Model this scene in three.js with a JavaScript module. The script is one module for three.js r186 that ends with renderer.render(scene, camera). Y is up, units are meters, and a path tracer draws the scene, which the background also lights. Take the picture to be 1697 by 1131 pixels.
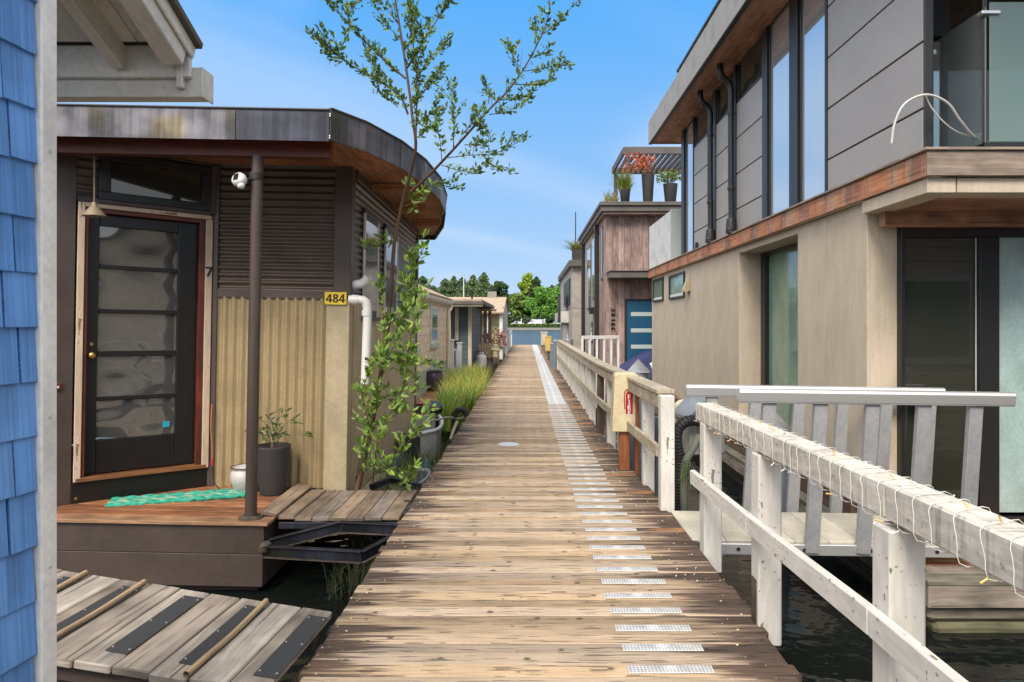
import * as THREE from 'three';
import { mergeGeometries } from 'three/addons/utils/BufferGeometryUtils.js';
import { FontLoader } from 'three/addons/loaders/FontLoader.js';
import { TextGeometry } from 'three/addons/geometries/TextGeometry.js';

// ---------------------------------------------------------------- camera, sky, sun, exposure
const F = 1131, CX = 875, CY = 535, EYE = 1.5;            // focal length and vanishing point of the dock, in photo pixels
const scene = new THREE.Scene();
const camera = new THREE.PerspectiveCamera(2 * Math.atan(565.5 / F) * 180 / Math.PI, 1697 / 1131, 0.05, 1500);
camera.position.set(0, EYE, 0);
camera.lookAt(0, EYE, -10);
camera.setViewOffset(1697, 1131, 848.5 - CX, 565.5 - CY, 1697, 1131);
const renderer = new THREE.WebGLRenderer({ antialias: true });
renderer.setSize(1024, 682);
renderer.toneMapping = THREE.LinearToneMapping;
renderer.toneMappingExposure = 2.5;
renderer.shadowMap.enabled = true;

// noise
function hash(x, y, s) { let h = (x * 374761393 + y * 668265263 + s * 2147483647) | 0; h = Math.imul(h ^ (h >>> 13), 1274126177); return ((h ^ (h >>> 16)) >>> 0) / 4294967296; }
function vn(x, y, px, py, s) {
  const xi = Math.floor(x), yi = Math.floor(y); let fx = x - xi, fy = y - yi;
  fx = fx * fx * (3 - 2 * fx); fy = fy * fy * (3 - 2 * fy);
  const w = (a, p) => p ? ((a % p) + p) % p : a;
  const x0 = w(xi, px), x1 = w(xi + 1, px), y0 = w(yi, py), y1 = w(yi + 1, py);
  const a = hash(x0, y0, s), b = hash(x1, y0, s), c = hash(x0, y1, s), d = hash(x1, y1, s);
  return a + (b - a) * fx + (c - a) * fy + (a - b - c + d) * fx * fy;
}
function fbm(u, v, fx, fy, oct, s) { let t = 0, a = .5, n = 0; for (let i = 0; i < oct; i++) { t += a * vn(u * fx, v * fy, fx, fy, s + i * 17); n += a; a *= .5; fx *= 2; fy *= 2; } return t / n; }
let seed = 12345;
function rnd() { seed = (Math.imul(seed, 1664525) + 1013904223) | 0; return (seed >>> 0) / 4294967296; }
const rr = (a, b) => a + (b - a) * rnd();
const sst = (a, b, x) => { const t = Math.min(1, Math.max(0, (x - a) / (b - a))); return t * t * (3 - 2 * t); };
const lerp = (a, b, t) => a + (b - a) * t;

// sky: blue air with a thin broken cloud sheet
{
  const W = 1024, H = 512, data = new Float32Array(W * H * 4);
  for (let j = 0; j < H; j++) for (let i = 0; i < W; i++) {
    const th = ((i + .5) / W - .5) * 2 * Math.PI, el = ((j + .5) / H - .5) * Math.PI;
    const dx = Math.cos(el) * Math.cos(th), dy = Math.sin(el), dz = Math.cos(el) * Math.sin(th);
    const e = Math.max(0, dy), t = Math.pow(e, .55);
    const up = Math.min(1, t * 1.5);
    let r = lerp(.275, .030, up), g = lerp(.335, .168, up), b = lerp(.385, .39, up);
    const k = 1 / (Math.max(dy, 0) + .16), x = dx * k, z = dz * k;
    const n = fbm(x * .1 + 10.3, z * .1 + 10.1, 8, 8, 5, 5) * .62 + fbm(x * .1 + 4.2, (z * .3 + x * .16) * .1 + 7.7, 11, 11, 4, 9) * .38;
    const gap = Math.exp(-Math.pow((Math.atan2(dx, -dz) - .16) / .62, 2)) * (1 - sst(.5, .95, dy));   // the clear stretch over the lake
    const c = sst(.28 + .24 * gap, .58 + .22 * gap, n) * sst(-.02, .1, dy);
    const nearSun = Math.max(0, (dx * -9 + dy * 34 + dz * 32) / 47.5), lit = lerp(.40, .62, sst(.1, .6, dy)) + .6 * Math.pow(nearSun, 3);   // thin cloud glows towards the veiled sun
    r = lerp(r, lit * 1.03, c * .92); g = lerp(g, lit, c * .92); b = lerp(b, lit * .97, c * .92);
    const ci = .2 * sst(.46, .74, fbm(x * .045 + 3.1, (z + x * .8) * .16 + 5.2, 9, 9, 5, 19)) * sst(.03, .14, dy);   // thin high wisps
    r = lerp(r, .42, ci); g = lerp(g, .43, ci); b = lerp(b, .45, ci);
    if (dy < 0) { r = .10; g = .115; b = .12; }
    const o = (j * W + i) * 4; data[o] = r; data[o + 1] = g; data[o + 2] = b; data[o + 3] = 1;
  }
  const sky = new THREE.DataTexture(data, W, H, THREE.RGBAFormat, THREE.FloatType);
  sky.mapping = THREE.EquirectangularReflectionMapping; sky.magFilter = THREE.LinearFilter; sky.minFilter = THREE.LinearFilter; sky.needsUpdate = true;
  scene.background = sky; scene.environment = sky;
}
const sun = new THREE.DirectionalLight(new THREE.Color(1, .90, .78), 1.35);
sun.position.set(-9, 34, 22); sun.target.position.set(0, 0, -10);
sun.castShadow = true; sun.shadow.radius = 40; sun.shadow.mapSize.set(2048, 2048);
Object.assign(sun.shadow.camera, { left: -30, right: 30, top: 40, bottom: -40, near: 1, far: 120 });
scene.add(sun, sun.target);

// ---------------------------------------------------------------- textures
function makeTex(w, h, fn, srgb = true) {
  const d = new Uint8Array(w * h * 4);
  for (let j = 0; j < h; j++) for (let i = 0; i < w; i++) {
    const c = fn((i + .5) / w, (j + .5) / h), o = (j * w + i) * 4;
    d[o] = Math.max(0, Math.min(255, c[0] * 255)); d[o + 1] = Math.max(0, Math.min(255, c[1] * 255)); d[o + 2] = Math.max(0, Math.min(255, c[2] * 255)); d[o + 3] = 255;
  }
  const t = new THREE.DataTexture(d, w, h, THREE.RGBAFormat);
  t.wrapS = t.wrapT = THREE.RepeatWrapping; t.magFilter = THREE.LinearFilter; t.minFilter = THREE.LinearFilter;
  if (srgb) t.colorSpace = THREE.SRGBColorSpace;
  t.needsUpdate = true; return t;
}
const g3 = (v) => [v, v, v];
const grainF = (u, v) => { const wob = fbm(u, v, 3, 6, 2, 3) * .06; return fbm(u, v + wob, 3, 90, 3, 11) * .55 + fbm(u, v + wob, 8, 24, 3, 21) * .45; };
const T = {};
T.grain = makeTex(512, 512, (u, v) => { const g = grainF(u, v), b = fbm(u, v, 4, 5, 3, 31); const k = .62 + .5 * (g - .5) + .5 * (b - .5) + .22; const crack = sst(.70, .78, fbm(u, v, 2, 60, 2, 41)); return [k * (1 - .3 * crack), k * (1 - .32 * crack) * .985, k * (1 - .34 * crack) * .97]; });
T.grainBump = makeTex(512, 512, (u, v) => g3(grainF(u, v) - .35 * sst(.66, .76, fbm(u, v, 2, 60, 2, 41)) + .2), false);
T.stucco = makeTex(512, 512, (u, v) => { const s = fbm(u, v, 46, 4, 4, 7), p = fbm(u, v, 4, 3, 4, 8), f = fbm(u, v, 90, 90, 2, 9); const k = .89 + .085 * (s - .5) + .1 * (p - .5) + .06 * (f - .5); return [k, k * .995, k * (.975 + .03 * p)]; });
T.plain = makeTex(256, 256, (u, v) => g3(.93 + .05 * (fbm(u, v, 3, 3, 4, 84) - .5) + .05 * (fbm(u, v, 60, 60, 2, 85) - .5)));
T.fine = makeTex(256, 256, (u, v) => g3(.5 + (fbm(u, v, 40, 40, 3, 12) - .5)), false);
T.patch = makeTex(512, 512, (u, v) => { const p = fbm(u, v, 5, 5, 5, 14), f = fbm(u, v, 60, 60, 2, 15); const k = .9 + .22 * (p - .5) + .1 * (f - .5); return g3(k); });
T.paint = makeTex(512, 512, (u, v) => {            // old white paint: mildew specks, run marks, grey wood where it flaked
  const p = fbm(u, v, 5, 5, 4, 24), s = fbm(u, v, 9, 60, 3, 25), sp = sst(.78, .86, fbm(u, v, 70, 70, 2, 26)) * sst(.45, .6, p), fl = sst(.755, .78, fbm(u, v, 7, 26, 4, 27));
  let k = .93 + .12 * (p - .5) + .12 * (s - .5); k *= 1 - .5 * sp; return [lerp(k, .52, fl * .8), lerp(k * .99, .46, fl * .8), lerp(k * .97, .38, fl * .8)];
});
T.paintTop = makeTex(512, 512, (u, v) => { const p = fbm(u, v, 8, 8, 4, 64), s = fbm(u, v, 14, 80, 3, 65), sp = sst(.72, .86, fbm(u, v, 60, 60, 3, 66)), dr = sst(.6, .8, fbm(u, v, 70, 3, 3, 67)); let k = .9 + .2 * (p - .5) + .2 * (s - .5); k *= (1 - .3 * sp) * (1 - .2 * dr); return [k, k * .985, k * .95]; });
T.metal = makeTex(512, 512, (u, v) => {            // tarnished roof metal: cloudy patches and run streaks
  const p = fbm(u, v, 4, 5, 4, 34), s = fbm(u, v, 40, 2, 3, 35), b = fbm(u, v, 3, 2, 3, 36); const k = .62 + .75 * (p - .5) + .32 * (s - .5); const o = sst(.55, .75, b);
  return [k * (1 + .08 * o), k, k * (1 - .22 * o + .1 * (1 - o))];
});
T.copper = makeTex(1024, 256, (u, v) => {          // oiled boards gone patchy: orange, pale grey and dark
  const g = grainF(u, v), p = fbm(u, v, 9, 2, 4, 44), q = fbm(u, v, 16, 3, 3, 45); const k = .75 + .5 * (g - .5); const o = sst(.42, .62, p), gy = sst(.52, .66, q);
  return [k * lerp(lerp(.74, .96, o), .86, gy * .6), k * lerp(lerp(.52, .62, o), .75, gy * .6), k * lerp(lerp(.40, .40, o), .64, gy * .6)];
});
T.wave = makeTex(512, 512, (u, v) => g3(fbm(u, v, 6, 9, 4, 51) * .7 + fbm(u, v, 23, 31, 2, 52) * .3), false);
T.cedar = makeTex(512, 512, (u, v) => { const s = fbm(u, v, 120, 3, 3, 61), p = fbm(u, v, 6, 5, 4, 62); const k = .86 + .26 * (s - .5) + .3 * (p - .5); return [k * .98, k, k * 1.02]; });
T.treadMap = makeTex(256, 256, (u, v) => { const cx = (u * 16) % 1 - .5, cy = (v * 16) % 1 - .5, p = fbm(u, v, 5, 5, 3, 77); return g3((.78 + .22 * sst(.40, .2, Math.hypot(cx, cy))) * (.8 + .4 * p)); });
T.tread = makeTex(256, 256, (u, v) => { const cx = (u * 16) % 1 - .5, cy = (v * 16) % 1 - .5; return g3(sst(.36, .22, Math.hypot(cx, cy))); }, false);
T.tread.repeat.set(4, 4); T.treadMap.repeat.set(4, 4);
T.bark = makeTex(256, 256, (u, v) => { const k = .7 + .6 * (fbm(u, v, 12, 12, 4, 71) - .5); return [k, k * .95, k * .9]; });

// the dock boards: 20 board faces stacked in one sheet (u along the board)
const ROWS = 20;
const boardWear = (u, v, r) => {                    // damp-blackened wood at the board ends, broken up along the grain
  const y = v * .12, st = fbm(u, y + r * .37, 5, 48, 4, 100 + r), bl = fbm(u, y, 5, 4, 3, 140 + r);
  const lim = r % 5 === 4 ? .10 : r % 3 === 0 ? .34 : .26;
  const right = sst(.0, .16, u - .795 - .22 * (bl - .5) - .32 * (st - .5)), left = sst(.0, .1, (lim * .62) - u - .34 * (.62 - st) - .1 * (bl - .5));
  return Math.max(right * .95, left * .85);
};
const boardLine = (u, v, r) => { const y = v * .11, wob = (fbm(u, y, 5, 3, 2, 200 + r) - .5) * .03; return fbm(u, y + wob + r * .13, 11, 170, 4, 220 + r) * .62 + fbm(u, y + wob, 14, 60, 3, 240 + r) * .26 + fbm(u, y, 260, 110, 2, 250 + r) * .12; };
const boardCrack = (u, v, r) => sst(.68, .73, fbm(u, v * .1 + r * .21, 15, 140, 2, 260 + r));
const knot = (u, v, r) => { let k = 0; for (let i = 0; i < 3; i++) { const ku = hash(r, i, 301), kv = .2 + .6 * hash(r, i, 302), s = .004 + .006 * hash(r, i, 303); const d = Math.hypot((u - ku) / s, (v - kv) / (s * 16)); k = Math.max(k, sst(1.2, .3, d)); } return k; };
T.board = makeTex(2048, 1280, (u, vv) => {
  const r = Math.min(ROWS - 1, Math.floor(vv * ROWS)), v = vv * ROWS - r, g = boardLine(u, v, r), w = boardWear(u, v, r), c = boardCrack(u, v, r), kn = knot(u, v, r);
  const p = fbm(u, v * .1 + r * .5, 6, 5, 3, 280 + r), tone = .93 + .26 * (hash(r, 1, 333) - .5), warm = hash(r, 2, 334), k = tone * (1 + .46 * (g - .5) + .2 * (p - .5));
  let a = [.70 * k, lerp(.60, .625, 1 - warm) * k, lerp(.475, .54, 1 - warm) * k];
  const orange = r % 10 === 3 ? Math.max(sst(.84, .9, u + .1 * (g - .5)), sst(.2, .08, u + .15 * (g - .5)) * .7) : 0;
  a = [lerp(a[0], .70 * k, orange), lerp(a[1], .50 * k, orange), lerp(a[2], .34 * k, orange)];
  const ww = w * (1 - .92 * orange) * sst(.18, .62, g + .2), d = [.30 * k, .235 * k, .195 * k];
  const dk = 1 - .36 * c - .5 * kn * (1 - c);
  return [lerp(a[0], d[0], ww) * dk, lerp(a[1], d[1], ww) * dk, lerp(a[2], d[2], ww) * dk];
});
T.boardBump = makeTex(2048, 1280, (u, vv) => { const r = Math.min(ROWS - 1, Math.floor(vv * ROWS)), v = vv * ROWS - r; return g3(.35 + .6 * boardLine(u, v, r) - .45 * boardCrack(u, v, r)); }, false);
T.board.wrapS = T.board.wrapT = T.boardBump.wrapS = T.boardBump.wrapT = THREE.ClampToEdgeWrapping;
console.log('textures done');

// ---------------------------------------------------------------- materials (linear base colours)
function mat(c, rough = .8, o = {}) {
  const { map, bump, bs = .002, ...rest } = o;
  const physical = Object.keys(rest).some(k => ['transmission', 'clearcoat', 'sheen', 'thickness', 'ior', 'specularIntensity'].includes(k));
  const m = new (physical ? THREE.MeshPhysicalMaterial : THREE.MeshStandardMaterial)({ roughness: rough, side: THREE.DoubleSide, ...rest });
  m.color.setRGB(...c);
  if (map) m.map = map;
  if (bump) { m.bumpMap = bump; m.bumpScale = bs; }
  return m;
}
const wood = (c, rough = .82) => mat(c, rough, { map: T.grain, bump: T.grainBump, bs: .002 });
const painted = (c, rough = .55) => mat(c, rough, { map: T.patch, bump: T.fine, bs: .0006 });
const M = {
  board: mat([1, 1, 1], .86, { map: T.board, bump: T.boardBump, bs: .0035 }),
  darkWood: wood([.07, .05, .04]), beamWood: wood([.16, .11, .08]), greyWood: wood([.40, .35, .30]), greyWoodB: wood([.33, .28, .235]), greyWoodC: wood([.47, .425, .375]),
  tanWood: wood([.45, .33, .20]), cedarDeck: wood([.40, .17, .075], .6), cedarDeckB: wood([.33, .135, .06], .6), cedarDeckC: wood([.42, .24, .13], .65), orangePost: wood([.34, .115, .04], .7),
  soffit: wood([.48, .21, .10], .7), redWood: wood([.16, .035, .018], .45), rawTrim: mat([.66, .52, .40], .8, { map: T.paint }), mossWood: wood([.15, .15, .085]), mossWoodB: wood([.22, .21, .16]),
  white: mat([.74, .73, .70], .6, { map: T.paint, bump: T.fine, bs: .001 }), whiteTop: mat([.72, .70, .66], .75, { map: T.paintTop, bump: T.fine, bs: .002 }), railTan: mat([.52, .46, .37], .8, { map: T.paintTop, bump: T.grainBump, bs: .002 }),
  cornerWhite: painted([.84, .83, .80], .5), cleanWhite: painted([.76, .76, .74], .5), trimWhite: painted([.66, .645, .59], .5), cream: painted([.62, .55, .40]), pvc: mat([.72, .71, .68], .35),
  alu: mat([.72, .72, .71], .38, { metalness: .75, bump: T.fine, bs: .0003 }), aluDull: mat([.50, .505, .51], .5, { metalness: .55, map: T.patch }), strip: mat([.86, .85, .82], .5, { metalness: .3, map: T.treadMap, bump: T.tread, bs: .0025 }), galv: mat([.40, .42, .44], .5, { metalness: .6, map: T.patch }),
  brown: painted([.078, .056, .044], .45), brownMetal: mat([.105, .074, .057], .4, { metalness: .2, map: T.patch }), brownPost: mat([.085, .06, .048], .42, { metalness: .15, map: T.patch }), beigeMetal: mat([.43, .325, .175], .45, { metalness: .1, map: T.patch }), beigeTrim: painted([.50, .41, .255], .6),
  black: painted([.012, .011, .010], .35), blackMatte: mat([.02, .02, .021], .6), frame: mat([.016, .016, .017], .4), rubber: mat([.03, .031, .033], .8, { bump: T.tread, bs: .0015 }), steel: mat([.062, .064, .072], .55, { metalness: .5, map: T.metal }), rust: mat([.16, .125, .07], .85, { map: T.metal }),
  fascia: mat([.33, .315, .28], .45, { metalness: .45, map: T.metal }), fasciaDark: mat([.10, .105, .115], .4, { metalness: .5, map: T.metal }), roofCap: mat([.05, .05, .052], .5),
  blueA: mat([.135, .34, .74], .55, { map: T.cedar, bump: T.cedar, bs: .0015 }), blueB: mat([.155, .37, .78], .55, { map: T.cedar, bump: T.cedar, bs: .0015 }), blueC: mat([.115, .305, .68], .55, { map: T.cedar, bump: T.cedar, bs: .0015 }),
  roofGrit: mat([.10, .088, .075], .95, { map: T.patch, bump: T.fine, bs: .004 }), roofTan: mat([.46, .35, .25], .95, { map: T.patch, bump: T.fine, bs: .004 }),
  stucco: mat([.66, .56, .43], .85, { map: T.stucco, bump: T.fine, bs: .0012 }), panel: mat([.385, .355, .33], .5, { map: T.plain }), panelB: mat([.40, .37, .343], .48, { map: T.plain }), band: mat([1, 1, 1], .65, { map: T.copper, bump: T.grainBump, bs: .0015 }), bandGrey: wood([.36, .29, .235]),
  modernFascia: painted([.40, .37, .33], .6), modernSoffit: wood([.52, .275, .17], .6), skyTintedMirror: mat([.74, .75, .76], .03, { metalness: .72 }), clearDark: mat([.62, .66, .60], .03, { transmission: .85, thickness: 0, ior: 1.5 }),  // mirror panes: matt grey share paints a paler sky reflection into the glass colour
  greenGlass: mat([.19, .34, .25], .16, { clearcoat: .6, clearcoatRoughness: .03, map: T.patch }), tealGlass: mat([.40, .55, .535], .35, { map: T.patch, clearcoat: .4, clearcoatRoughness: .05 }), darkGlass: mat([.030, .032, .024], .03, { specularIntensity: 1, ior: 1.8 }), houseGlass: mat([.10, .13, .13], .04, { ior: 1.6 }),
  doorGlass: mat([.80, .82, .78], .02, { transmission: .92, thickness: 0, ior: 2.1 }),
  pinkWood: wood([.40, .29, .265], .8), pinkWoodB: wood([.34, .245, .225], .8), greyRoof: mat([.12, .105, .095], .6, { map: T.patch }), navy: mat([.017, .025, .12], .7, { map: T.patch }), teal: mat([.008, .075, .15], .4), frosted: mat([.42, .48, .46], .4),
  creamSiding: painted([.80, .66, .49], .7), creamSidingB: painted([.77, .63, .465], .7), mint: painted([.42, .52, .43], .7), slate: painted([.08, .115, .135], .6), slateB: painted([.09, .128, .15], .6), lime: painted([.62, .60, .33], .7), limeB: painted([.59, .57, .31], .7), greyHouse: painted([.42, .39, .34], .7),
  gutterWhite: painted([.60, .585, .53], .5), purple: mat([.055, .026, .065], .22, { clearcoat: .7, clearcoatRoughness: .1 }), glaze: mat([.66, .64, .62], .25, { map: T.patch, clearcoat: .5 }), planter: mat([.040, .037, .036], .7, { map: T.patch }), soil: mat([.03, .022, .015], 1), shell: mat([.70, .60, .38], .5, { map: T.patch }), yellowBox: mat([.62, .40, .11], .55),
  fireRed: mat([.40, .012, .018], .5), signYellow: mat([.80, .55, .03], .4), ink: mat([.008, .008, .008], .6), brass: mat([.62, .40, .12], .3, { metalness: .9 }), lampMetal: mat([.36, .28, .19], .6, { metalness: .3, map: T.patch }),
  bark: mat([.20, .125, .085], .85, { map: T.bark }), stem: mat([.17, .11, .075], .8), concrete: mat([.33, .32, .28], .9, { map: T.stucco }), cord: mat([.55, .16, .03], .5), cable: mat([.60, .585, .54], .5), lightCord: mat([.64, .62, .57], .6), bulbTip: mat([.70, .45, .16], .4), asphalt: mat([.06, .06, .062], .95, { map: T.patch }),
  tank: painted([.70, .70, .68], .4), bodyWhite: mat([.72, .73, .74], .3, { clearcoat: .6 }), interior: mat([.36, .31, .24], .9, { map: T.patch }), hull: mat([.60, .60, .58], .4, { map: T.patch }), hullDark: mat([.035, .036, .04], .45), greenBin: mat([.17, .21, .25], .6, { map: T.patch }),
};
const leafMat = (o = {}) => { const m = new THREE.MeshPhysicalMaterial({ vertexColors: true, roughness: .6, side: THREE.DoubleSide, transmission: .3, thickness: 0, ...o }); return m; };
M.leaf = leafMat(); M.farLeaf = new THREE.MeshStandardMaterial({ vertexColors: true, roughness: .85, side: THREE.DoubleSide });
M.lake = mat([.05, .06, .065], .25, { bump: T.wave, bs: .12, ior: 1.33, specularIntensity: 1 });
M.water = mat([.008, .010, .009], .03, { bump: T.wave, bs: .016, ior: 1.33, specularIntensity: 1 });

// ---------------------------------------------------------------- helpers
const V = (x, y, z) => new THREE.Vector3(x, y, z);
const P = (px, py, d) => V((px - CX) / F * d, EYE - (py - CY) / F * d, -d);      // a photo pixel at a distance of d metres along the dock
const used = {};
function numbered(n) { const k = used[n] = (used[n] ?? -1) + 1; return k ? n + '_' + String(k).padStart(3, '0') : n; }
function shade(o) { o.traverse(c => { if (c.isMesh) { c.castShadow = true; c.receiveShadow = true; } }); return o; }
function tag(o, label, category, group, kind) { if (label) o.userData.label = label; if (category) o.userData.category = category; if (group) o.userData.group = group; if (kind) o.userData.kind = kind; return o; }
function thing(name, label, category, pos = [0, 0, 0], turn = 0, group) { const o = new THREE.Group(); o.name = numbered(name); o.position.set(...pos); o.rotation.y = turn; scene.add(o); return tag(o, label, category, group); }
function structure(name) { const o = new THREE.Group(); o.name = numbered(name); o.userData.kind = 'structure'; scene.add(o); return o; }
function part(name, geo, m, parent, pos, rot) { const o = new THREE.Mesh(geo, m); o.name = name; o.castShadow = o.receiveShadow = true; if (pos) o.position.set(...(pos.isVector3 ? [pos.x, pos.y, pos.z] : pos)); if (rot) o.rotation.set(...rot); parent.add(o); return o; }
function uvMetres(g, ou = 0, ov = 0, grain) {      // planar uv in metres, u along the longest side (or the axis given)
  g.computeBoundingBox(); const s = g.boundingBox.getSize(V(0, 0, 0)).toArray(), p = g.attributes.position, n = g.attributes.normal, uv = new Float32Array(p.count * 2);
  for (let i = 0; i < p.count; i++) {
    const a = [Math.abs(n.getX(i)), Math.abs(n.getY(i)), Math.abs(n.getZ(i))], k = a.indexOf(Math.max(...a)), ax = [0, 1, 2].filter(q => q !== k);
    if (grain !== undefined ? ax[1] === grain : s[ax[1]] > s[ax[0]]) ax.reverse();
    const q = [p.getX(i), p.getY(i), p.getZ(i)]; uv[i * 2] = q[ax[0]] + ou; uv[i * 2 + 1] = q[ax[1]] + ov + k * .31;
  }
  g.setAttribute('uv', new THREE.BufferAttribute(uv, 2)); return g;
}
const cache = {};
function cbox(w, h, d, b = .004, variant = 0, grain) {   // box with chamfered edges, 44 triangles
  const key = [w.toFixed(3), h.toFixed(3), d.toFixed(3), b, variant, grain].join();
  if (cache[key]) return cache[key];
  b = Math.min(b, w / 3, h / 3, d / 3);
  const H = [w / 2, h / 2, d / 2], v = (s, f) => [0, 1, 2].map(i => s[i] * (i === f ? H[i] : H[i] - b)), pos = [];
  const poly = (...q) => { const A = V(...q[0]), B = V(...q[1]), C = V(...q[2]), nn = B.clone().sub(A).cross(C.clone().sub(A)), c = V(0, 0, 0); q.forEach(e => c.add(V(...e))); if (nn.dot(c) < 0) q.reverse(); for (let i = 1; i < q.length - 1; i++) pos.push(...q[0], ...q[i], ...q[i + 1]); };
  for (let f = 0; f < 3; f++) { const a = (f + 1) % 3, c = (f + 2) % 3; for (const s of [-1, 1]) { const S = (p, q) => { const e = [0, 0, 0]; e[f] = s; e[a] = p; e[c] = q; return v(e, f); }; poly(S(-1, -1), S(1, -1), S(1, 1), S(-1, 1)); } for (const s of [-1, 1]) for (const t of [-1, 1]) { const S = (q, face) => { const e = [0, 0, 0]; e[f] = s; e[a] = t; e[c] = q; return v(e, face); }; poly(S(-1, f), S(1, f), S(1, a), S(-1, a)); } }
  for (const x of [-1, 1]) for (const y of [-1, 1]) for (const z of [-1, 1]) poly(v([x, y, z], 0), v([x, y, z], 1), v([x, y, z], 2));
  const g = new THREE.BufferGeometry(); g.setAttribute('position', new THREE.Float32BufferAttribute(pos, 3)); g.computeVertexNormals();
  return cache[key] = uvMetres(g, variant * .37, variant * .23, grain);
}
// a box from corner to corner
function slab(name, m, parent, x0, x1, y0, y1, z0, z1, o = {}) { return part(name, cbox(Math.abs(x1 - x0), Math.abs(y1 - y0), Math.abs(z1 - z0), o.b ?? .004, o.v ?? 0, o.g), m, parent, [(x0 + x1) / 2, (y0 + y1) / 2, (z0 + z1) / 2]); }
function bar(name, m, parent, p0, p1, w, h, o = {}) {   // a box laid from one point to another; w is across, h is up
  const d = p1.clone().sub(p0), l = d.length(), z = d.normalize(), up = o.up || (Math.abs(z.y) > .9 ? V(0, 0, 1) : V(0, 1, 0)), x = up.clone().cross(z).normalize(), y = z.clone().cross(x);
  const e = part(name, cbox(w, h, l, o.b ?? .004, o.v ?? 0, 2), m, parent, p0.clone().add(p1).multiplyScalar(.5));
  e.quaternion.setFromRotationMatrix(new THREE.Matrix4().makeBasis(x, y, z)); return e;
}
function tubeG(pts, r, rad = 8, seg, taper) {
  const c = new THREE.CatmullRomCurve3(pts, false, 'centripetal'), n = seg || pts.length * 4, g = new THREE.TubeGeometry(c, n, r, rad, false);
  if (taper) { const p = g.attributes.position, w = rad + 1; for (let i = 0; i <= n; i++) { const q = c.getPointAt(i / n), k = lerp(1, taper, i / n); for (let j = 0; j < w; j++) { const t = i * w + j; p.setXYZ(t, q.x + (p.getX(t) - q.x) * k, q.y + (p.getY(t) - q.y) * k, q.z + (p.getZ(t) - q.z) * k); } } g.computeVertexNormals(); }
  return g;
}
const tube = (name, m, parent, pts, r, rad, seg, taper) => part(name, tubeG(pts, r, rad, seg, taper), m, parent);
const cyl = (name, m, parent, pos, r0, r1, h, seg = 16, rot) => part(name, new THREE.CylinderGeometry(r0, r1, h, seg), m, parent, pos, rot);
const lathe = (name, m, parent, pos, prof, seg = 28) => part(name, new THREE.LatheGeometry(prof.map(p => new THREE.Vector2(...p)), seg), m, parent, pos);
function prism(pts, h, bevel = 0) {                     // outline in (x, D) extruded upwards by h from y = 0
  const s = new THREE.Shape(pts.map(([x, d]) => new THREE.Vector2(x, d))), g = new THREE.ExtrudeGeometry(s, { depth: h, bevelEnabled: bevel > 0, bevelSize: bevel, bevelThickness: bevel, bevelSegments: 1, curveSegments: 6 });
  g.rotateX(-Math.PI / 2); return uvMetres(g);
}
function profile(pts, len) { const g = new THREE.ExtrudeGeometry(new THREE.Shape(pts.map(p => new THREE.Vector2(...p))), { depth: len, bevelEnabled: false }); return uvMetres(g); }   // outline in (x, y), length along z
function corrugated(w, h, period, amp, vertical) {      // wavy sheet in the xy plane, facing +z
  const run = vertical ? w : h, n = Math.round(run / period) * 8, g = new THREE.PlaneGeometry(w, h, vertical ? n : 1, vertical ? 1 : n), p = g.attributes.position;
  for (let i = 0; i < p.count; i++) { const t = (vertical ? p.getX(i) : p.getY(i)) + run / 2; p.setZ(i, amp * Math.cos(t / period * 2 * Math.PI)); }
  g.computeVertexNormals(); return uvMetres(g);
}
function merged(name, list, m, parent, kind) { const g = mergeGeometries(list.map(e => { const q = e.index ? e.toNonIndexed() : e; for (const k of Object.keys(q.attributes)) if (!['position', 'normal', 'uv', 'color'].includes(k)) q.deleteAttribute(k); return q; })); const o = part(name, g, m, parent); if (kind) o.userData.kind = kind; return o; }
const font = await new FontLoader().loadAsync('fonts/droid/droid_sans_bold.typeface.json');
function text(name, str, size, m, parent, pos, rot, depth = .004) { const g = new TextGeometry(str, { font, size, depth, curveSegments: 4 }); g.computeBoundingBox(); const c = g.boundingBox.getCenter(V(0, 0, 0)); g.translate(-c.x, -c.y, 0); return part(name, g, m, parent, pos, rot); }
// a cloud of small leaves given as [position, direction, length, width, colour]; all in one buffer
function leaves(list) {
  const pos = [], col = [];
  for (const [p, d, l, w, c] of list) {
    const side = d.clone().cross(V(rr(-1, 1), rr(-.2, 1.2), rr(-1, 1))).normalize().multiplyScalar(w / 2), tip = p.clone().addScaledVector(d, l), m = p.clone().addScaledVector(d, l * .42), nrm = d.clone().cross(side).normalize(), fold = nrm.multiplyScalar(w * .16);
    const a = m.clone().add(side).add(fold), b = m.clone().sub(side).add(fold), a2 = p.clone().addScaledVector(d, l * .72).addScaledVector(side, .72).add(fold), b2 = p.clone().addScaledVector(d, l * .72).addScaledVector(side, -.72).add(fold);
    for (const q of [p, a, a2, p, a2, tip, p, tip, b2, p, b2, b]) { pos.push(q.x, q.y, q.z); col.push(...c); }
  }
  const g = new THREE.BufferGeometry(); g.setAttribute('position', new THREE.Float32BufferAttribute(pos, 3)); g.setAttribute('color', new THREE.Float32BufferAttribute(col, 3)); g.computeVertexNormals(); return g;
}
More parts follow.
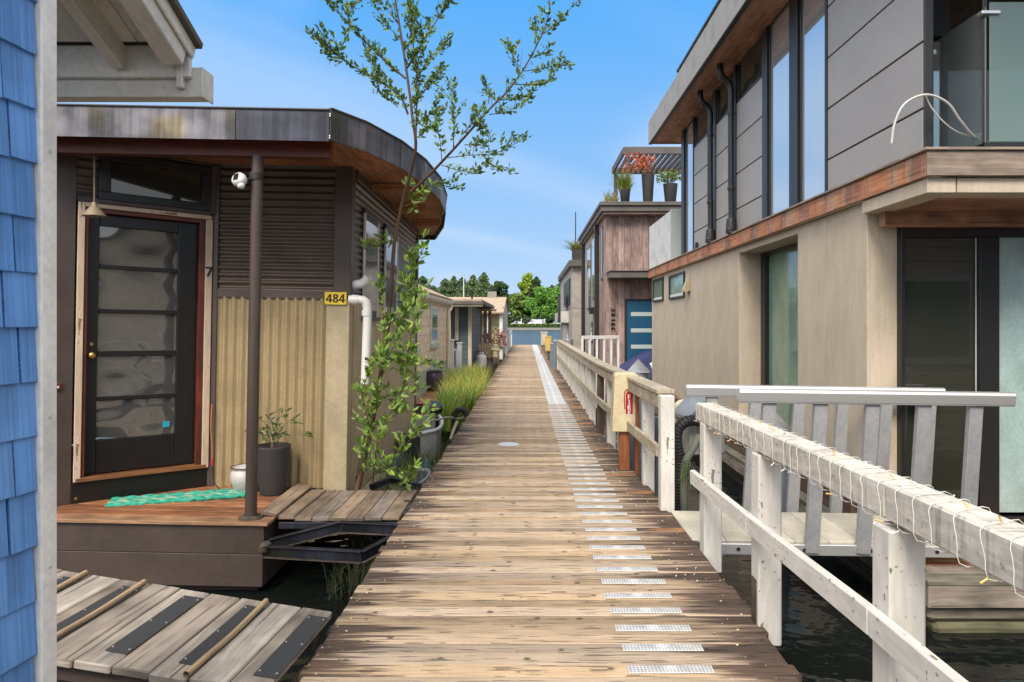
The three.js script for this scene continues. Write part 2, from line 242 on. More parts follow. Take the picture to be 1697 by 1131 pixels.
function chips(list) {                                   // far foliage: one bent quad per clump of leaves [x, y, z, size, colour]
  const pos = [], col = [];
  for (const [x, y, z, s, c] of list) { const a = V(rr(-1, 1), rr(-1, 1), rr(-1, 1)).normalize().multiplyScalar(s), b = V(rr(-1, 1), rr(-1, 1), rr(-1, 1)).cross(a).normalize().multiplyScalar(s * .8); const q = V(x, y, z), k = [q.clone().add(a), q.clone().add(b), q.clone().sub(a), q.clone().sub(b)]; for (const i of [0, 1, 2, 0, 2, 3]) { pos.push(k[i].x, k[i].y, k[i].z); col.push(...c); } }
  const g = new THREE.BufferGeometry(); g.setAttribute('position', new THREE.Float32BufferAttribute(pos, 3)); g.setAttribute('color', new THREE.Float32BufferAttribute(col, 3)); g.computeVertexNormals(); return g;
}
function blades(list) {                                  // grass: [base, lean, height, width, colour], a blade bent in three
  const pos = [], col = [];
  for (const [b, lean, h, w, c] of list) {
    const s = V(lean.z, 0, -lean.x).normalize().multiplyScalar(w / 2), at = t => b.clone().add(V(lean.x * t * t, h * t * (1 - .18 * t), lean.z * t * t)), k = [0, .38, .72, 1].map(at), L = k.map((q, i) => q.clone().addScaledVector(s, 1 - i * .3)), R = k.map((q, i) => q.clone().addScaledVector(s, -1 + i * .3));
    for (let i = 0; i < 3; i++) for (const q of i < 2 ? [L[i], R[i], R[i + 1], L[i], R[i + 1], L[i + 1]] : [L[i], R[i], k[3]]) { pos.push(q.x, q.y, q.z); col.push(...c); }
  }
  const g = new THREE.BufferGeometry(); g.setAttribute('position', new THREE.Float32BufferAttribute(pos, 3)); g.setAttribute('color', new THREE.Float32BufferAttribute(col, 3)); g.computeVertexNormals(); return g;
}
const tint = (c, k = .25) => { const s = rr(1 - k, 1 + k), h = rr(-.08, .08); return [c[0] * s * (1 + h), c[1] * s, c[2] * s * (1 - h)]; };

// ---------------------------------------------------------------- setting: water, far bank, dock
const WATER = -.52;
{
  for (const [n, m, d0, d1] of [['water', M.water, -40, 47], ['open_lake', M.lake, 47, 195]]) {             // calm between the houses, wind-ruffled on the open lake
    const g = new THREE.PlaneGeometry(700, d1 - d0); g.rotateX(-Math.PI / 2); g.translate(0, WATER, -(d0 + d1) / 2); const p = g.attributes.position, uv = g.attributes.uv;
    for (let i = 0; i < p.count; i++) uv.setXY(i, p.getX(i) / 2.4, p.getZ(i) / 2.4);
    const w = part(n, g, m, scene); w.userData.kind = 'structure';
  }
  const b = part('far_bank', prism([[-340, 190], [340, 190], [340, 420], [-340, 420]], 1.25), mat([.06, .085, .03], .95, { map: T.patch }), scene, [0, -.9, 0]); b.userData.kind = 'structure';
  const r = part('shore_road', prism([[-340, 199], [340, 199], [340, 214], [-340, 214]], .02), M.asphalt, scene, [0, .36, 0]); r.userData.kind = 'structure';
}
const rightEdge = d => d < 4.5 ? 1.157 : lerp(1.157, .985, Math.min(1, (d - 4.5) / 5.2)), LEFT = -.97;
{
  const dock = structure('dock'), W = .094, PITCH = .1, geos = [];
  for (let r = 0; r < ROWS; r++) {                       // one board per face in the sheet: 1 m long, stretched to its length
    const g = cbox(1, .042, W, .004, 1000 + r).clone(), p = g.attributes.position, n = g.attributes.normal, uv = new Float32Array(p.count * 2);
    for (let i = 0; i < p.count; i++) { const top = Math.abs(n.getY(i)) > .5, q = top ? p.getZ(i) / W + .5 : p.getY(i) / W + .5; uv[i * 2] = p.getX(i) + .5; uv[i * 2 + 1] = (r + .06 + .88 * Math.min(1, Math.max(0, q))) / ROWS; }
    g.setAttribute('uv', new THREE.BufferAttribute(uv, 2)); geos.push(g);
  }
  const far = [], farStrip = [], stripG = [cbox(.37, .005, .064, .0015), cbox(.33, .005, .086, .0015)];
  let order = [];
  for (let k = 0; k < 485; k++) {
    const d = -2.4 + k * PITCH + .046, x0 = LEFT + rr(-.018, .014) - .05 * sst(8, 26, d), x1 = rightEdge(d) + rr(-.02, .02), row = Math.floor(rnd() * ROWS);
    const dip = rr(-.003, .002), roll = rr(-.012, .012), show = d > .6 && d < 30.7, q = rnd(), gap = q < .42 ? .0012 : q < .74 ? .007 : .013, wz = (PITCH - gap) / W;
    if (show) {
      const o = part('plank', geos[row], M.board, dock, [(x0 + x1) / 2, -.021 + dip, -d], [roll, rr(-.0025, .0025), rr(-.0015, .0015)]); o.scale.set(x1 - x0, 1, wz);
    } else { const g = geos[row].clone(); g.scale(x1 - x0, 1, 1); g.translate((x0 + x1) / 2, -.021 + dip, -d); far.push(g); }
    const cx = d < 9 ? .615 - .011 * (d - 3.1) : lerp(.55, .45, (d - 9) / 33);
    if (d < 12.6 ? k % 2 === 1 : true) {
      const G = stripG[d < 12.6 ? 0 : 1];
      if (d > 0.6 && d < 36) part('tread_strip', G, M.strip, dock, [cx + rr(-.006, .006), dip + .0035, -d], [roll, rr(-.006, .006), 0]);
      else { const g = G.clone(); g.translate(cx, .0035, -d); farStrip.push(g); }
    }
  }
  merged('plank', far, M.board, dock, 'stuff'); merged('tread_strip', farStrip, M.strip, dock, 'stuff');
  for (const x of [-.86, -.1, .62, 1.02]) slab('stringer', M.darkWood, dock, x - .045, x + .045, -.28, -.046, 2.3, x > 1 ? -4.6 : -45.9);
  slab('stringer', M.darkWood, dock, .86, .94, -.28, -.046, -4.7, -45.9);
  for (let d = 1.6; d < 46; d += 4.2) for (const x of [-.72, .72]) cyl('pile', M.darkWood, dock, [x, -.62, -d], .11, .11, .62, 12);
  // fallen petals and bits caught on the boards
  const bits = []; for (let i = 0; i < 620; i++) { const d = rr(2.3, 14), e = rnd(), x = e < .42 ? LEFT + Math.abs(rr(-.14, .14)) + .01 : e < .86 ? rightEdge(d) - Math.abs(rr(-.3, .3)) - .01 : rr(-.9, .9); const c = rnd() < .6 ? [.62, .50, .33] : [.38, .25, .12]; bits.push([V(x, .004, -d), V(rr(-1, 1), rr(-.02, .22), rr(-1, 1)).normalize(), rr(.008, .02), rr(.006, .013), c]); }
  const o = part('fallen_petals', leaves(bits), M.farLeaf, scene); tag(o, 'tan petals and bits scattered along the dock edges', 'litter', null, 'stuff');
  const disc = thing('round_cover', 'small round pale disc lying flush on the dock boards', 'cover', [-.24, 0, -8.4]);
  lathe('plate', M.cleanWhite, disc, [0, .003, 0], [[0, .006], [.115, .006], [.128, .003], [.13, 0]], 28); lathe('rim_groove', M.alu, disc, [0, .0092, 0], [[.09, 0], [.1, .0015], [.105, 0]], 28);
}
console.log('dock done');

// ---------------------------------------------------------------- near fence with string lights
const railX = 1.195;
{
  const f = thing('dock_fence', 'white painted near fence with thick top rail wrapped in string lights', 'fence', [0, 0, 0]);
  const posts = [[4.46, -.12], [3.42, -.10], [2.2, -.5], [.9, -.5]];
  posts.forEach(([d, y], i) => { const q = slab('post', M.white, f, railX - .058, railX + .058, y, .845, -d - .058, -d + .058, { b: .008, v: i, g: 1 }); });
  const top = y => y;
  bar('top_rail', M.whiteTop, f, V(railX + .002, .90, -4.62), V(railX + .012, .925, -2.2), .116, .116, { b: .007, v: 2 });
  bar('top_rail', M.whiteTop, f, V(railX + .012, .925, -2.194), V(railX + .012, .945, .6), .116, .116, { b: .007, v: 3 });
  bar('mid_rail', M.white, f, V(railX - .078, .455, -4.63), V(railX - .078, .485, -3.44), .036, .092, { b: .005, v: 4 });
  bar('mid_rail', M.white, f, V(railX - .078, .485, -3.434), V(railX - .078, .53, -2.21), .036, .092, { b: .005, v: 5 });
  bar('mid_rail', M.white, f, V(railX - .078, .53, -2.204), V(railX - .078, .55, .6), .036, .092, { b: .005, v: 6 });
  for (const [d, y] of [[4.46, .47], [3.36, .50], [2.14, .55], [2.3, .55], [3.5, .47]]) for (const dy of [-.02, .02]) cyl('nail_head', M.galv, f, [railX - .0975, y + dy, -d], .004, .004, .004, 8, [0, 0, Math.PI / 2]);
  slab('bleed_block', M.rust, f, railX - .062, railX - .0585, -.05, .22, -3.46, -3.39, { b: .001 });
  // rope of small lights wound round the rail
  const l = thing('string_lights', 'pale string light cord wound around the near white rail', 'string lights');
  const turns = [], R = .0605; let d = 4.6;
  const ry = q => lerp(.90, .925, (4.62 - q) / 2.42) + (q < 2.2 ? 0 : 0);
  while (d > .9) { const s = rr(.06, .11); const c = ry(d), j = () => rr(-.004, .008); turns.push(V(railX - R - j() - .001, c + R * .9, -d), V(railX - R - .004, c - rr(-.02, .02), -d + s * .2), V(railX - R - .003, c - R, -d + s * .3), V(railX, c - R - .006, -d + s * .45), V(railX + R + .01, c - R, -d + s * .55), V(railX + R + .013, c + R, -d + s * .7), V(railX + .01, c + R + .003, -d + s * .85)); d -= s + rr(0, .04); }
  tube('cord', M.lightCord, l, turns, .0013, 5, turns.length * 3);
  for (let i = 3; i < turns.length - 7; i += 7) { const side = rnd() < .35, p = turns[i + (side ? -1 : 3)].clone(); const dir = side ? V(-.8, rr(-.8, .3), rr(-.5, .5)) : V(rr(-.6, .6), rr(.1, 1), rr(-1, 1)); dir.normalize(); const q = p.clone().addScaledVector(dir, .022); tube('bulb', rnd() < .5 ? M.bulbTip : M.cable, l, [p, p.clone().lerp(q, .5), q], .003, 6, 4); }
}
// ---------------------------------------------------------------- far fence
{
  const f = thing('dock_fence', 'long weathered white fence running far along the right dock edge', 'fence');
  const fx = d => d < 9.3 ? lerp(1.115, .985, (d - 5.49) / 3.8) : .975;
  const ps = [[5.49, 'end'], [6.35, 'white'], [8.55, 'white'], [9.27, 'brown'], [10.7, 'white'], [11.9, 'white'], [13.2, 'white'], [14.6, 'white'], [16.2, 'white'], [18, 'white'], [19.8, 'white'], [21.7, 'end']];
  ps.forEach(([d, k], i) => { const x = fx(d); if (k === 'brown') slab('post', M.beamWood, f, x - .045, x + .045, -.02, .95, -d - .05, -d + .05, { v: i, g: 1 }); else slab('post', M.white, f, x - (k === 'end' ? .055 : .02), x + .055 + (k === 'end' ? 0 : .03), -.12, k === 'end' ? .915 : .84, -d - .055, -d + .055, { b: .006, v: i % 5, g: 1 }); });
  const seg = [5.55, 7, 9.2, 12, 15, 18, 21.65];
  for (let i = 0; i < seg.length - 1; i++) {
    const a = seg[i] + .004, b = seg[i + 1] - .004, xa = fx(a), xb = fx(b);
    bar('top_rail', M.railTan, f, V(xa - .035, .86, -a), V(xb - .035, .86, -b), .036, .11, { v: i });
    bar('rail_cap', M.railTan, f, V(xa + .01, .936, -a), V(xb + .01, .936, -b), .15, .034, { v: i + 1 });
    bar('mid_rail', M.railTan, f, V(xa - .05, .455, -a), V(xb - .05, .455, -b), .034, .095, { v: i + 2 });
  }
  const kick = fx(7);
  for (const d of [11.3, 12.5, 13.9, 15.4, 17.1, 18.9, 20.7]) slab('picket', M.white, f, .965, .99, -.04, .82, -d - .16, -d + .16, { v: Math.round(d) % 4, g: 1 });
  // the brown post with the extinguisher cabinet
  const pst = thing('cabinet_post', 'orange brown square wooden post carrying the cream extinguisher cabinet', 'post', [.985, 0, -7]);
  slab('shaft', M.orangePost, pst, -.05, .05, -.1, .5, -.05, .05, { g: 1 }); slab('backing_board', M.orangePost, pst, .102, .14, -.1, .84, -.03, .11, { g: 1, v: 2 });
  const c = thing('extinguisher_cabinet', 'cream plastic extinguisher cabinet with red FIRE label on fence', 'cabinet', [.99, .39, -6.98]);
  const sh = new THREE.Shape(); sh.moveTo(-.125, 0); sh.lineTo(.115, 0); sh.lineTo(.12, .545); sh.quadraticCurveTo(.11, .575, .08, .578); sh.lineTo(-.07, .572); sh.quadraticCurveTo(-.095, .57, -.1, .545); sh.closePath();
  const g = new THREE.ExtrudeGeometry(sh, { depth: .16, bevelEnabled: true, bevelSize: .012, bevelThickness: .014, bevelSegments: 3 }); part('shell', uvMetres(g), M.shell, c, [0, .012, -.1]);
  const lb = part('fire_label', new THREE.ExtrudeGeometry(new THREE.Shape([[-.031, -.1], [.031, -.1], [.036, -.09], [.036, .1], [.02, .125], [-.02, .125], [-.036, .1], [-.036, -.09]].map(q => new THREE.Vector2(...q))), { depth: .002, bevelEnabled: false }), M.fireRed, c, [.035, .285, .0745]);
  [...'FIRE'].forEach((ch, i) => text('letter', ch, .046, M.cleanWhite, lb, [0, .075 - i * .054, .002], null, .002));
  tube('hose_mark', M.fireRed, lb, [V(-.045, -.05, .002), V(-.05, .06, .002), V(-.046, .12, .002), V(-.02, .15, .002), V(.02, .145, .002)], .005, 5); part('nozzle_mark', cbox(.05, .012, .003, .001), M.fireRed, lb, [.005, .137, .001], [0, 0, .25]);
  slab('seam_rib', M.shell, c, -.132, .128, .03, .05, -.12, -.095); part('latch', cbox(.012, .05, .02), M.galv, c, [.138, .3, -.03]);
}
console.log('fences done');

// ---------------------------------------------------------------- boarding ramp in the lower left
{
  const t = thing('boarding_ramp', 'grey plank ramp with black grip strips in the lower left', 'ramp', [-.955, .075, -3.36]);
  t.rotation.set(0, -.075, -.12);
  const woods = [M.greyWood, M.greyWoodB, M.greyWoodC];
  const LEN = .73;
  for (let i = 0; i < 15; i++) {
    const x = -.085 - i * .157, pl = slab('plank', woods[(i * 7 + 1) % 3], t, x - .0755, x + .0755, -.035, 0, rr(-.006, .006), LEN + rr(-.008, .008), { b: .005, v: i % 6, g: 2 });
    if (i % 2 === 0) { const s = part('grip_strip', cbox(.098, .005, .56, .002), M.rubber, t, [x + .035, .004, .36]); for (const sx of [-.036, .036]) for (const sz of [-.25, 0, .25]) cyl('screw', M.alu, s, [sx, .003, sz], .0045, .0045, .003, 8); }
  }
  for (const [x, o] of [[-.33, 0], [-.965, 0], [-1.275, 0], [-1.59, 0]]) tube('batten', M.tanWood, t, [V(x - .01, .012, .02 + o), V(x + .006, .012, .36), V(x, .012, LEN - .005)], .0135, 8);
  for (const z of [.1, LEN - .12]) slab('bearer', M.darkWood, t, -2.4, -.03, -.13, -.037, z, z + .06);
}
// the small fixed bridge of boards between dock and porch, its swinging steel arm
{
  const t = thing('gangplank', 'short bridge of brown grey boards between porch and dock', 'gangplank', [0, 0, 0]);
  const woods = [M.greyWoodB, wood([.36, .27, .19]), wood([.30, .225, .165])];
  for (let i = 0; i < 7; i++) { const x = -.99 - i * .133, y = .012 + (i > 5 ? .012 : 0); slab('plank', woods[(i * 5 + 1) % 3], t, x - .128, x, y - .03, y, -6.08 + rr(0, .04), -5.22 + rr(-.015, .015), { v: i, g: 2 }); }
  const tilt = part('loose_plank', cbox(.13, .03, .9, .004, 3, 2), woods[1], t, [-1.985, .045, -5.63], [0, .02, -.22]);
  slab('edge_channel', M.steel, t, -1.9, -.98, -.07, -.02, -5.205, -5.185); slab('edge_channel', M.steel, t, -1.9, -.98, -.07, -.02, -6.12, -6.1);
  slab('bracket', M.blackMatte, t, -1.03, -.99, .013, .019, -5.7, -5.66);
  const arm = (o, label, pts, hgt) => {
    const a = thing('steel_mooring_frame', label, 'steel frame', [0, 0, 0]);
    pts.forEach((q, j) => { for (let i = 0; i < q.length - 1; i++) { const A = q[i], B = q[i + 1], up = V(0, hgt / 2, 0); bar('web', M.steel, a, A, B, .008, hgt, { v: i }); bar('flange', M.steel, a, A.clone().add(up), B.clone().add(up), .05, .008, { v: i + 1 }); bar('flange', M.rust, a, A.clone().sub(up), B.clone().sub(up), .05, .008, { v: i + 2 }); } });
    return a;
  };
  const a = arm(0, 'black steel mooring arm bent like a diamond below the porch bridge', [[V(-1.9, -.13, -5.0), V(-1.42, -.04, -5.14), V(-.96, -.05, -5.1)], [V(-1.9, -.15, -4.92), V(-1.17, -.15, -4.8), V(-.96, -.07, -4.95)]], .078);
  lathe('pivot', M.rust, a, [-1.905, -.13, -4.95], [[.0, .05], [.035, .05], [.04, .0], [.035, -.05], [0, -.05]], 14).rotation.x = Math.PI / 2;
  arm(1, 'black steel mooring arm behind the bridge boards at the sapling foot', [[V(-1.45, -.02, -6.25), V(-1.28, .03, -6.35), V(-.97, -.0, -6.2)]], .06);
}

// ---------------------------------------------------------------- brown house on floats, leaning a little to the dock
{
  const h = thing('brown_houseboat', 'dark brown metal clad floating house with round cornered metal roof, number 484', 'house');
  const piv = V(-2.2, 1.5, 0); h.position.copy(piv); h.rotation.z = -.019;
  const off = o => { o.position.sub(piv); return o; };
  const S = (n, m, ...a) => off(slab(n, m, h, ...a));
  const wz = -6.1, cxr = -1.6;                                             // front wall plane and its dock-side corner
  // porch deck
  const dm = [M.cedarDeck, M.cedarDeckB, M.cedarDeckC];
  for (let i = 0; i < 9; i++) { const z = -5.03 - i * .142; S('deck_board', i === 0 ? M.cedarDeckC : dm[(i * 5) % 3 === 2 ? 1 : (i * 5) % 3], -6.2, i > 1 && i < 8 ? -1.93 : -1.895, 0, .028, z - .136, z, { v: i }); }
  S('deck_skirt', M.brown, -6.2, -1.93, -.215, -.004, -5.1, -5.06, { v: 1 }); S('deck_skirt', M.brown, -6.2, -1.935, -.46, -.219, -5.103, -5.063, { v: 2 }); S('deck_skirt', M.brown, -1.97, -1.932, -.46, -.003, -6.2, -5.105, { v: 3 });
  S('float', M.darkWood, -6.1, -2.0, -.62, -.462, -6.3, -5.15);
  // front wall: brown waves above, beige waves below
  S('wall', M.brown, -2.84, cxr - .01, .0, 2.93, wz - .12, wz - .022);
  off(part('siding_sheet', corrugated(1.06, 1.14, .066, .009, false), M.brownMetal, h, [-2.245, 2.36, wz + .0]));
  off(part('siding_sheet', corrugated(1.035, 1.70, .079, .0145, true), M.beigeMetal, h, [-2.275, .875, wz + .004]));
  S('flashing', M.brownMetal, -2.80, -1.76, 1.715, 1.79, wz - .01, wz + .016); S('trim_board', M.brown, -2.85, -2.775, .03, 2.93, wz - .02, wz + .02, { g: 1 });
  S('corner_board', M.brown, -1.745, cxr + .012, 1.72, 2.93, wz - .1, wz + .022, { g: 1 }); S('corner_board', M.beigeTrim, -1.80, cxr + .006, .0, 1.716, wz - .1, wz + .02, { g: 1 });
  S('base_trim', M.black, -2.79, -1.8, -.02, .022, wz - .02, wz - .012);
  // side wall to the dock
  const sx = d => cxr - .022 * (d - 6.1), sideRot = -Math.PI / 2 + .022;
  S('wall', M.brown, -1.82, -1.70, -.15, 2.93, -10.3, -6.2);
  const side = (n, g, m, y, d) => { const o = off(part(n, g, m, h, [sx(d), y, -d])); o.rotation.y = Math.PI / 2 + .022; return o; };
  side('siding_sheet', corrugated(4.08, 1.19, .066, .009, false), M.brownMetal, 2.33, 8.26); side('lower_panel', cbox(4.08, 1.86, .03, .004), M.beigeTrim, .8, 8.26);
  side('flashing', cbox(4.08, .06, .045), M.brownMetal, 1.735, 8.26); side('fascia_strip', cbox(4.08, .11, .05), M.brown, 2.87, 8.26); side('corner_board', cbox(.12, 3, .05), M.brown, 1.4, 10.24);
  for (const [d0, d1] of [[6.55, 7.25], [7.62, 8.45]]) {
    const d = (d0 + d1) / 2, w = side('window', cbox(d1 - d0, 1.0, .04), M.frame, 2.07, d); part('pane', cbox((d1 - d0) - .1, .88, .012, .002), M.houseGlass, w, [0, 0, .02]);
    for (const s of [-1, 1]) part('frame', cbox(.05, 1.06, .02), M.trimWhite, w, [s * ((d1 - d0) / 2 - .02), 0, .02]); part('frame', cbox(d1 - d0 + .06, .05, .03), M.frame, w, [0, .52, .02]); part('sill', cbox(d1 - d0 + .06, .04, .05), M.frame, w, [0, -.52, .03]);
  }
  // angled door wall; its own axes: x to the right along the wall, z outwards
  const dw = new THREE.Group(); dw.name = 'door_wall'; dw.position.set(-2.83, 0, -6.1).sub(piv); dw.rotation.y = .706; h.add(dw);
  const D = (n, m, ...a) => slab(n, m, dw, ...a);
  D('wall_panel', M.brown, -1.6, -1.03, .03, 2.95, -.1, 0, { v: 2, g: 1 }); D('batten', M.brown, -1.21, -1.185, .03, 2.95, .002, .016); D('batten', M.brown, -1.5, -1.46, .03, 2.95, .002, .02);
  D('wall_panel', M.brown, -1.028, 0, 2.44, 2.95, -.1, -.02, { v: 3 }); part('siding_sheet', corrugated(1.02, .44, .066, .008, false), M.brownMetal, dw, [-.52, 2.72, -.006]);
  D('wall_panel', M.brown, -.012, .01, .03, 2.95, -.1, .004);
  D('riser', M.black, -1.03, .0, .03, .196, -.08, .012); cyl('riser_bolt', M.brass, dw, [-1.0, .07, .014], .012, .012, .008, 10, [Math.PI / 2, 0, 0]);
  D('door_sill', wood([.30, .13, .05], .5), -1.01, -.03, .198, .232, -.1, .035);
  const trim = (n, ...a) => D(n, M.rawTrim, ...a); trim('door_trim', -1.02, -.972, .2, 2.436, .002, .034, { g: 1 }); trim('door_trim', -.068, -.012, .2, 2.40, .006, .034, { g: 1, v: 2 }); trim('door_trim', -.97, -.02, 2.402, 2.437, .002, .032);
  D('door_jamb', M.redWood, -.97, -.945, .234, 2.398, -.1, .02, { g: 1 }); D('door_jamb', M.redWood, -.115, -.07, .234, 2.398, -.1, .02, { g: 1, v: 1 }); D('door_jamb', M.redWood, -.944, -.116, 2.365, 2.398, -.1, .018);
  // the door leaf with five lights
  const door = new THREE.Group(); door.name = 'door'; door.position.set(0, 0, -.062); dw.add(door); const DL = (n, m, ...a) => slab(n, m, door, ...a);
  DL('stile', M.black, -.942, -.862, .24, 2.36, -.022, .022, { g: 1 }); DL('stile', M.black, -.272, -.118, .24, 2.36, -.022, .022, { g: 1 });
  const lites = [[1.95, 2.265], [1.587, 1.918], [1.24, 1.552], [.865, 1.196], [.515, .833]];
  DL('rail', M.black, -.861, -.273, 2.268, 2.36, -.022, .021); DL('rail', M.black, -.861, -.273, .24, .513, -.022, .021);
  for (let i = 0; i < 4; i++) DL('muntin', M.black, -.861, -.273, lites[i + 1][1] - .001, lites[i][0] + .001, -.018, .02);
  for (const [a, b] of lites) { const g = new THREE.PlaneGeometry(.588, b - a, 12, 8), p = g.attributes.position; for (let i = 0; i < p.count; i++) p.setZ(i, .0016 * Math.sin(p.getX(i) * 9 + a * 7) * Math.cos(p.getY(i) * 24 + b)); g.computeVertexNormals(); part('pane', g, M.doorGlass, door, [-.567, (a + b) / 2, 0]); }
  lathe('door_knob', M.brass, door, [-.905, 1.21, .05], [[0, .028], [.02, .024], [.028, .008], [.022, -.012], [.01, -.02], [.012, -.03], [.022, -.032]], 18).rotation.x = Math.PI / 2; cyl('keyhole', M.brass, door, [-.905, 1.3, .024], .012, .012, .006, 12, [Math.PI / 2, 0, 0]);
  part('sticker', cbox(.055, .05, .002, .0005), mat([.02, .33, .48], .5), door, [-.34, .60, .004]);
  // transom
  const tr = new THREE.Group(); tr.name = 'transom_window'; tr.position.set(0, 0, .004); dw.add(tr); const TL = (n, m, ...a) => slab(n, m, tr, ...a);
  TL('frame', M.frame, -.88, -.03, 2.80, 2.865, -.05, .03); TL('frame', M.frame, -.88, -.03, 2.475, 2.54, -.05, .03); TL('frame', M.frame, -.88, -.80, 2.541, 2.799, -.05, .03); TL('frame', M.frame, -.11, -.03, 2.541, 2.799, -.05, .03); TL('pane', M.darkGlass, -.799, -.111, 2.542, 2.798, .006, .012); TL('trim', M.brown, -.03, .012, 2.45, 2.88, .0, .036); TL('trim', M.brown, -.9, -.031, 2.44, 2.474, .0, .04);
  text('house_number', '7', .085, M.ink, dw, [-.04, 1.94, .036], [0, 0, 0], .004);
  part('door_bell', cbox(.04, .055, .02), M.redWood, dw, [-1.13, .97, .01]); part('bell_button', cbox(.012, .016, .008, .002), M.cleanWhite, dw, [-1.13, .965, .022]);
  // room behind the door
  const I = (...a) => off(slab('room_wall', M.interior, h, ...a)); I(-5.4, -1.83, .0, 2.92, -8.6, -8.55); I(-5.42, -5.36, .0, 2.92, -8.54, -5.25); I(-5.35, -3.96, .04, 2.92, -5.24, -5.18); I(-5.3, -1.83, -.02, -.002, -8.5, -6.25);
  // curved roof
  const curve = [[-6.4, 4.98], [-1.475, 4.98], [-1.29, 5.31], [-1.12, 5.85], [-1.015, 6.5], [-.975, 7.3], [-1.03, 8.3], [-1.2, 9.5], [-1.5, 10.9]];
  const inner = curve.map(([x, d], i) => [i === 0 ? x : x - .035, d + .035]);
  off(part('soffit', prism([...inner, [-6.4, 10.9]], .03), M.soffit, h, [0, 2.905, 0])); off(part('roof_deck', prism([...inner, [-6.4, 10.9]], .06), M.roofCap, h, [0, 3.0, 0]));
  for (let i = 0; i < curve.length - 1; i++) {
    const [x0, d0] = curve[i], [x1, d1] = curve[i + 1], put = (a, b, m, up = 0, v) => { const L = Math.hypot(b[0] - a[0], b[1] - a[1]), nx = -(b[1] - a[1]) / L, nd = (b[0] - a[0]) / L; const o = off(bar('fascia_panel', m, h, V(a[0], 2.948 + up, -a[1]), V(b[0], 2.948 + up, -b[1]), .012, .226, { v, b: .002 })); const c = off(bar('roof_edge', M.roofCap, h, V(a[0], 3.066 + up, -a[1]), V(b[0], 3.066 + up, -b[1]), .04, .014)); c.rotateZ(0); };
    if (i === 0) { const xs = [-6.4, -3.9, -2.16, -1.475]; for (let j = 0; j < 3; j++) put([xs[j] + .002, 4.98], [xs[j + 1] - .002, 4.98], j === 2 ? M.fasciaDark : M.fascia, 0, j); }
    else { const n = i < 5 ? 1 : 2; for (let j = 0; j < n; j++) { const q = t => [lerp(x0, x1, t), lerp(d0, d1, t)]; put(q(j / n + .004), q((j + 1) / n - .004), M.fascia, .012, i + j); } }
    for (const dy of [-.09, -.075, .07, .085]) if (i === 1) off(cyl('rivet', M.alu, h, [-1.47, 2.95 + dy, -4.966], .005, .005, .006, 8, [Math.PI / 2, 0, 0]));
  }
  off(bar('fascia_panel', M.fasciaDark, h, V(-6.3, 2.95, -10.93), V(-1.51, 2.95, -10.93), .012, .226));
  S('porch_beam', M.redWood, -6.3, -1.52, 2.76, 2.9, -5.24, -5.16);
  for (const d of [6.8, 8.0, 9.2]) off(bar('rafter', M.soffit, h, V(-1.58, 2.86, -d), V(d < 8 ? -1.06 : -1.22, 2.86, -d), .045, .07));
  // posts
  const post = (x, d, y0, y1, r) => { off(cyl('post', M.brownPost, h, [x, (y0 + y1) / 2, -d], r, r, y1 - y0, 20)); off(lathe('post_flange', M.rust, h, [x, y0, -d], [[r * 1.1, .02], [r * 2.0, .012], [r * 2.1, 0]], 20)); };
  post(-2.065, 5.15, .03, 2.76, .043); post(-1.74, 10.3, -.2, 2.9, .045);
  // drain pipes out of the corner
  off(tube('drain_pipe', M.pvc, h, [V(-1.59, 1.715, -6.05), V(-1.49, 1.715, -6.05), V(-1.445, 1.70, -6.05), V(-1.43, 1.64, -6.05), V(-1.43, 1.3, -6.05), V(-1.435, .97, -6.05)], .039, 14, 40)); off(tube('drain_pipe', M.pvc, h, [V(-1.6, 1.85, -6.18), V(-1.5, 1.87, -6.16), V(-1.44, 1.93, -6.14)], .042, 14, 12)); off(cyl('pipe_collar', M.pvc, h, [-1.431, 1.60, -6.05], .045, .045, .05, 16)); off(cyl('pipe_collar', M.pvc, h, [-1.535, 1.715, -6.05], .045, .045, .05, 16, [0, 0, Math.PI / 2]));
  // number plate
  const n = new THREE.Group(); n.name = 'number_plate'; n.position.set(-1.715, 1.725, wz + .036).sub(piv); h.add(n);
  part('plate', cbox(.195, .112, .004, .002), M.signYellow, n); text('numeral', '484', .075, M.ink, n, [0, 0, .002], null, .002); for (const s of [-1, 1]) for (const q of [-1, 1]) cyl('screw', M.galv, n, [s * .09, q * .048, .003], .004, .004, .003, 8, [Math.PI / 2, 0, 0]);
}
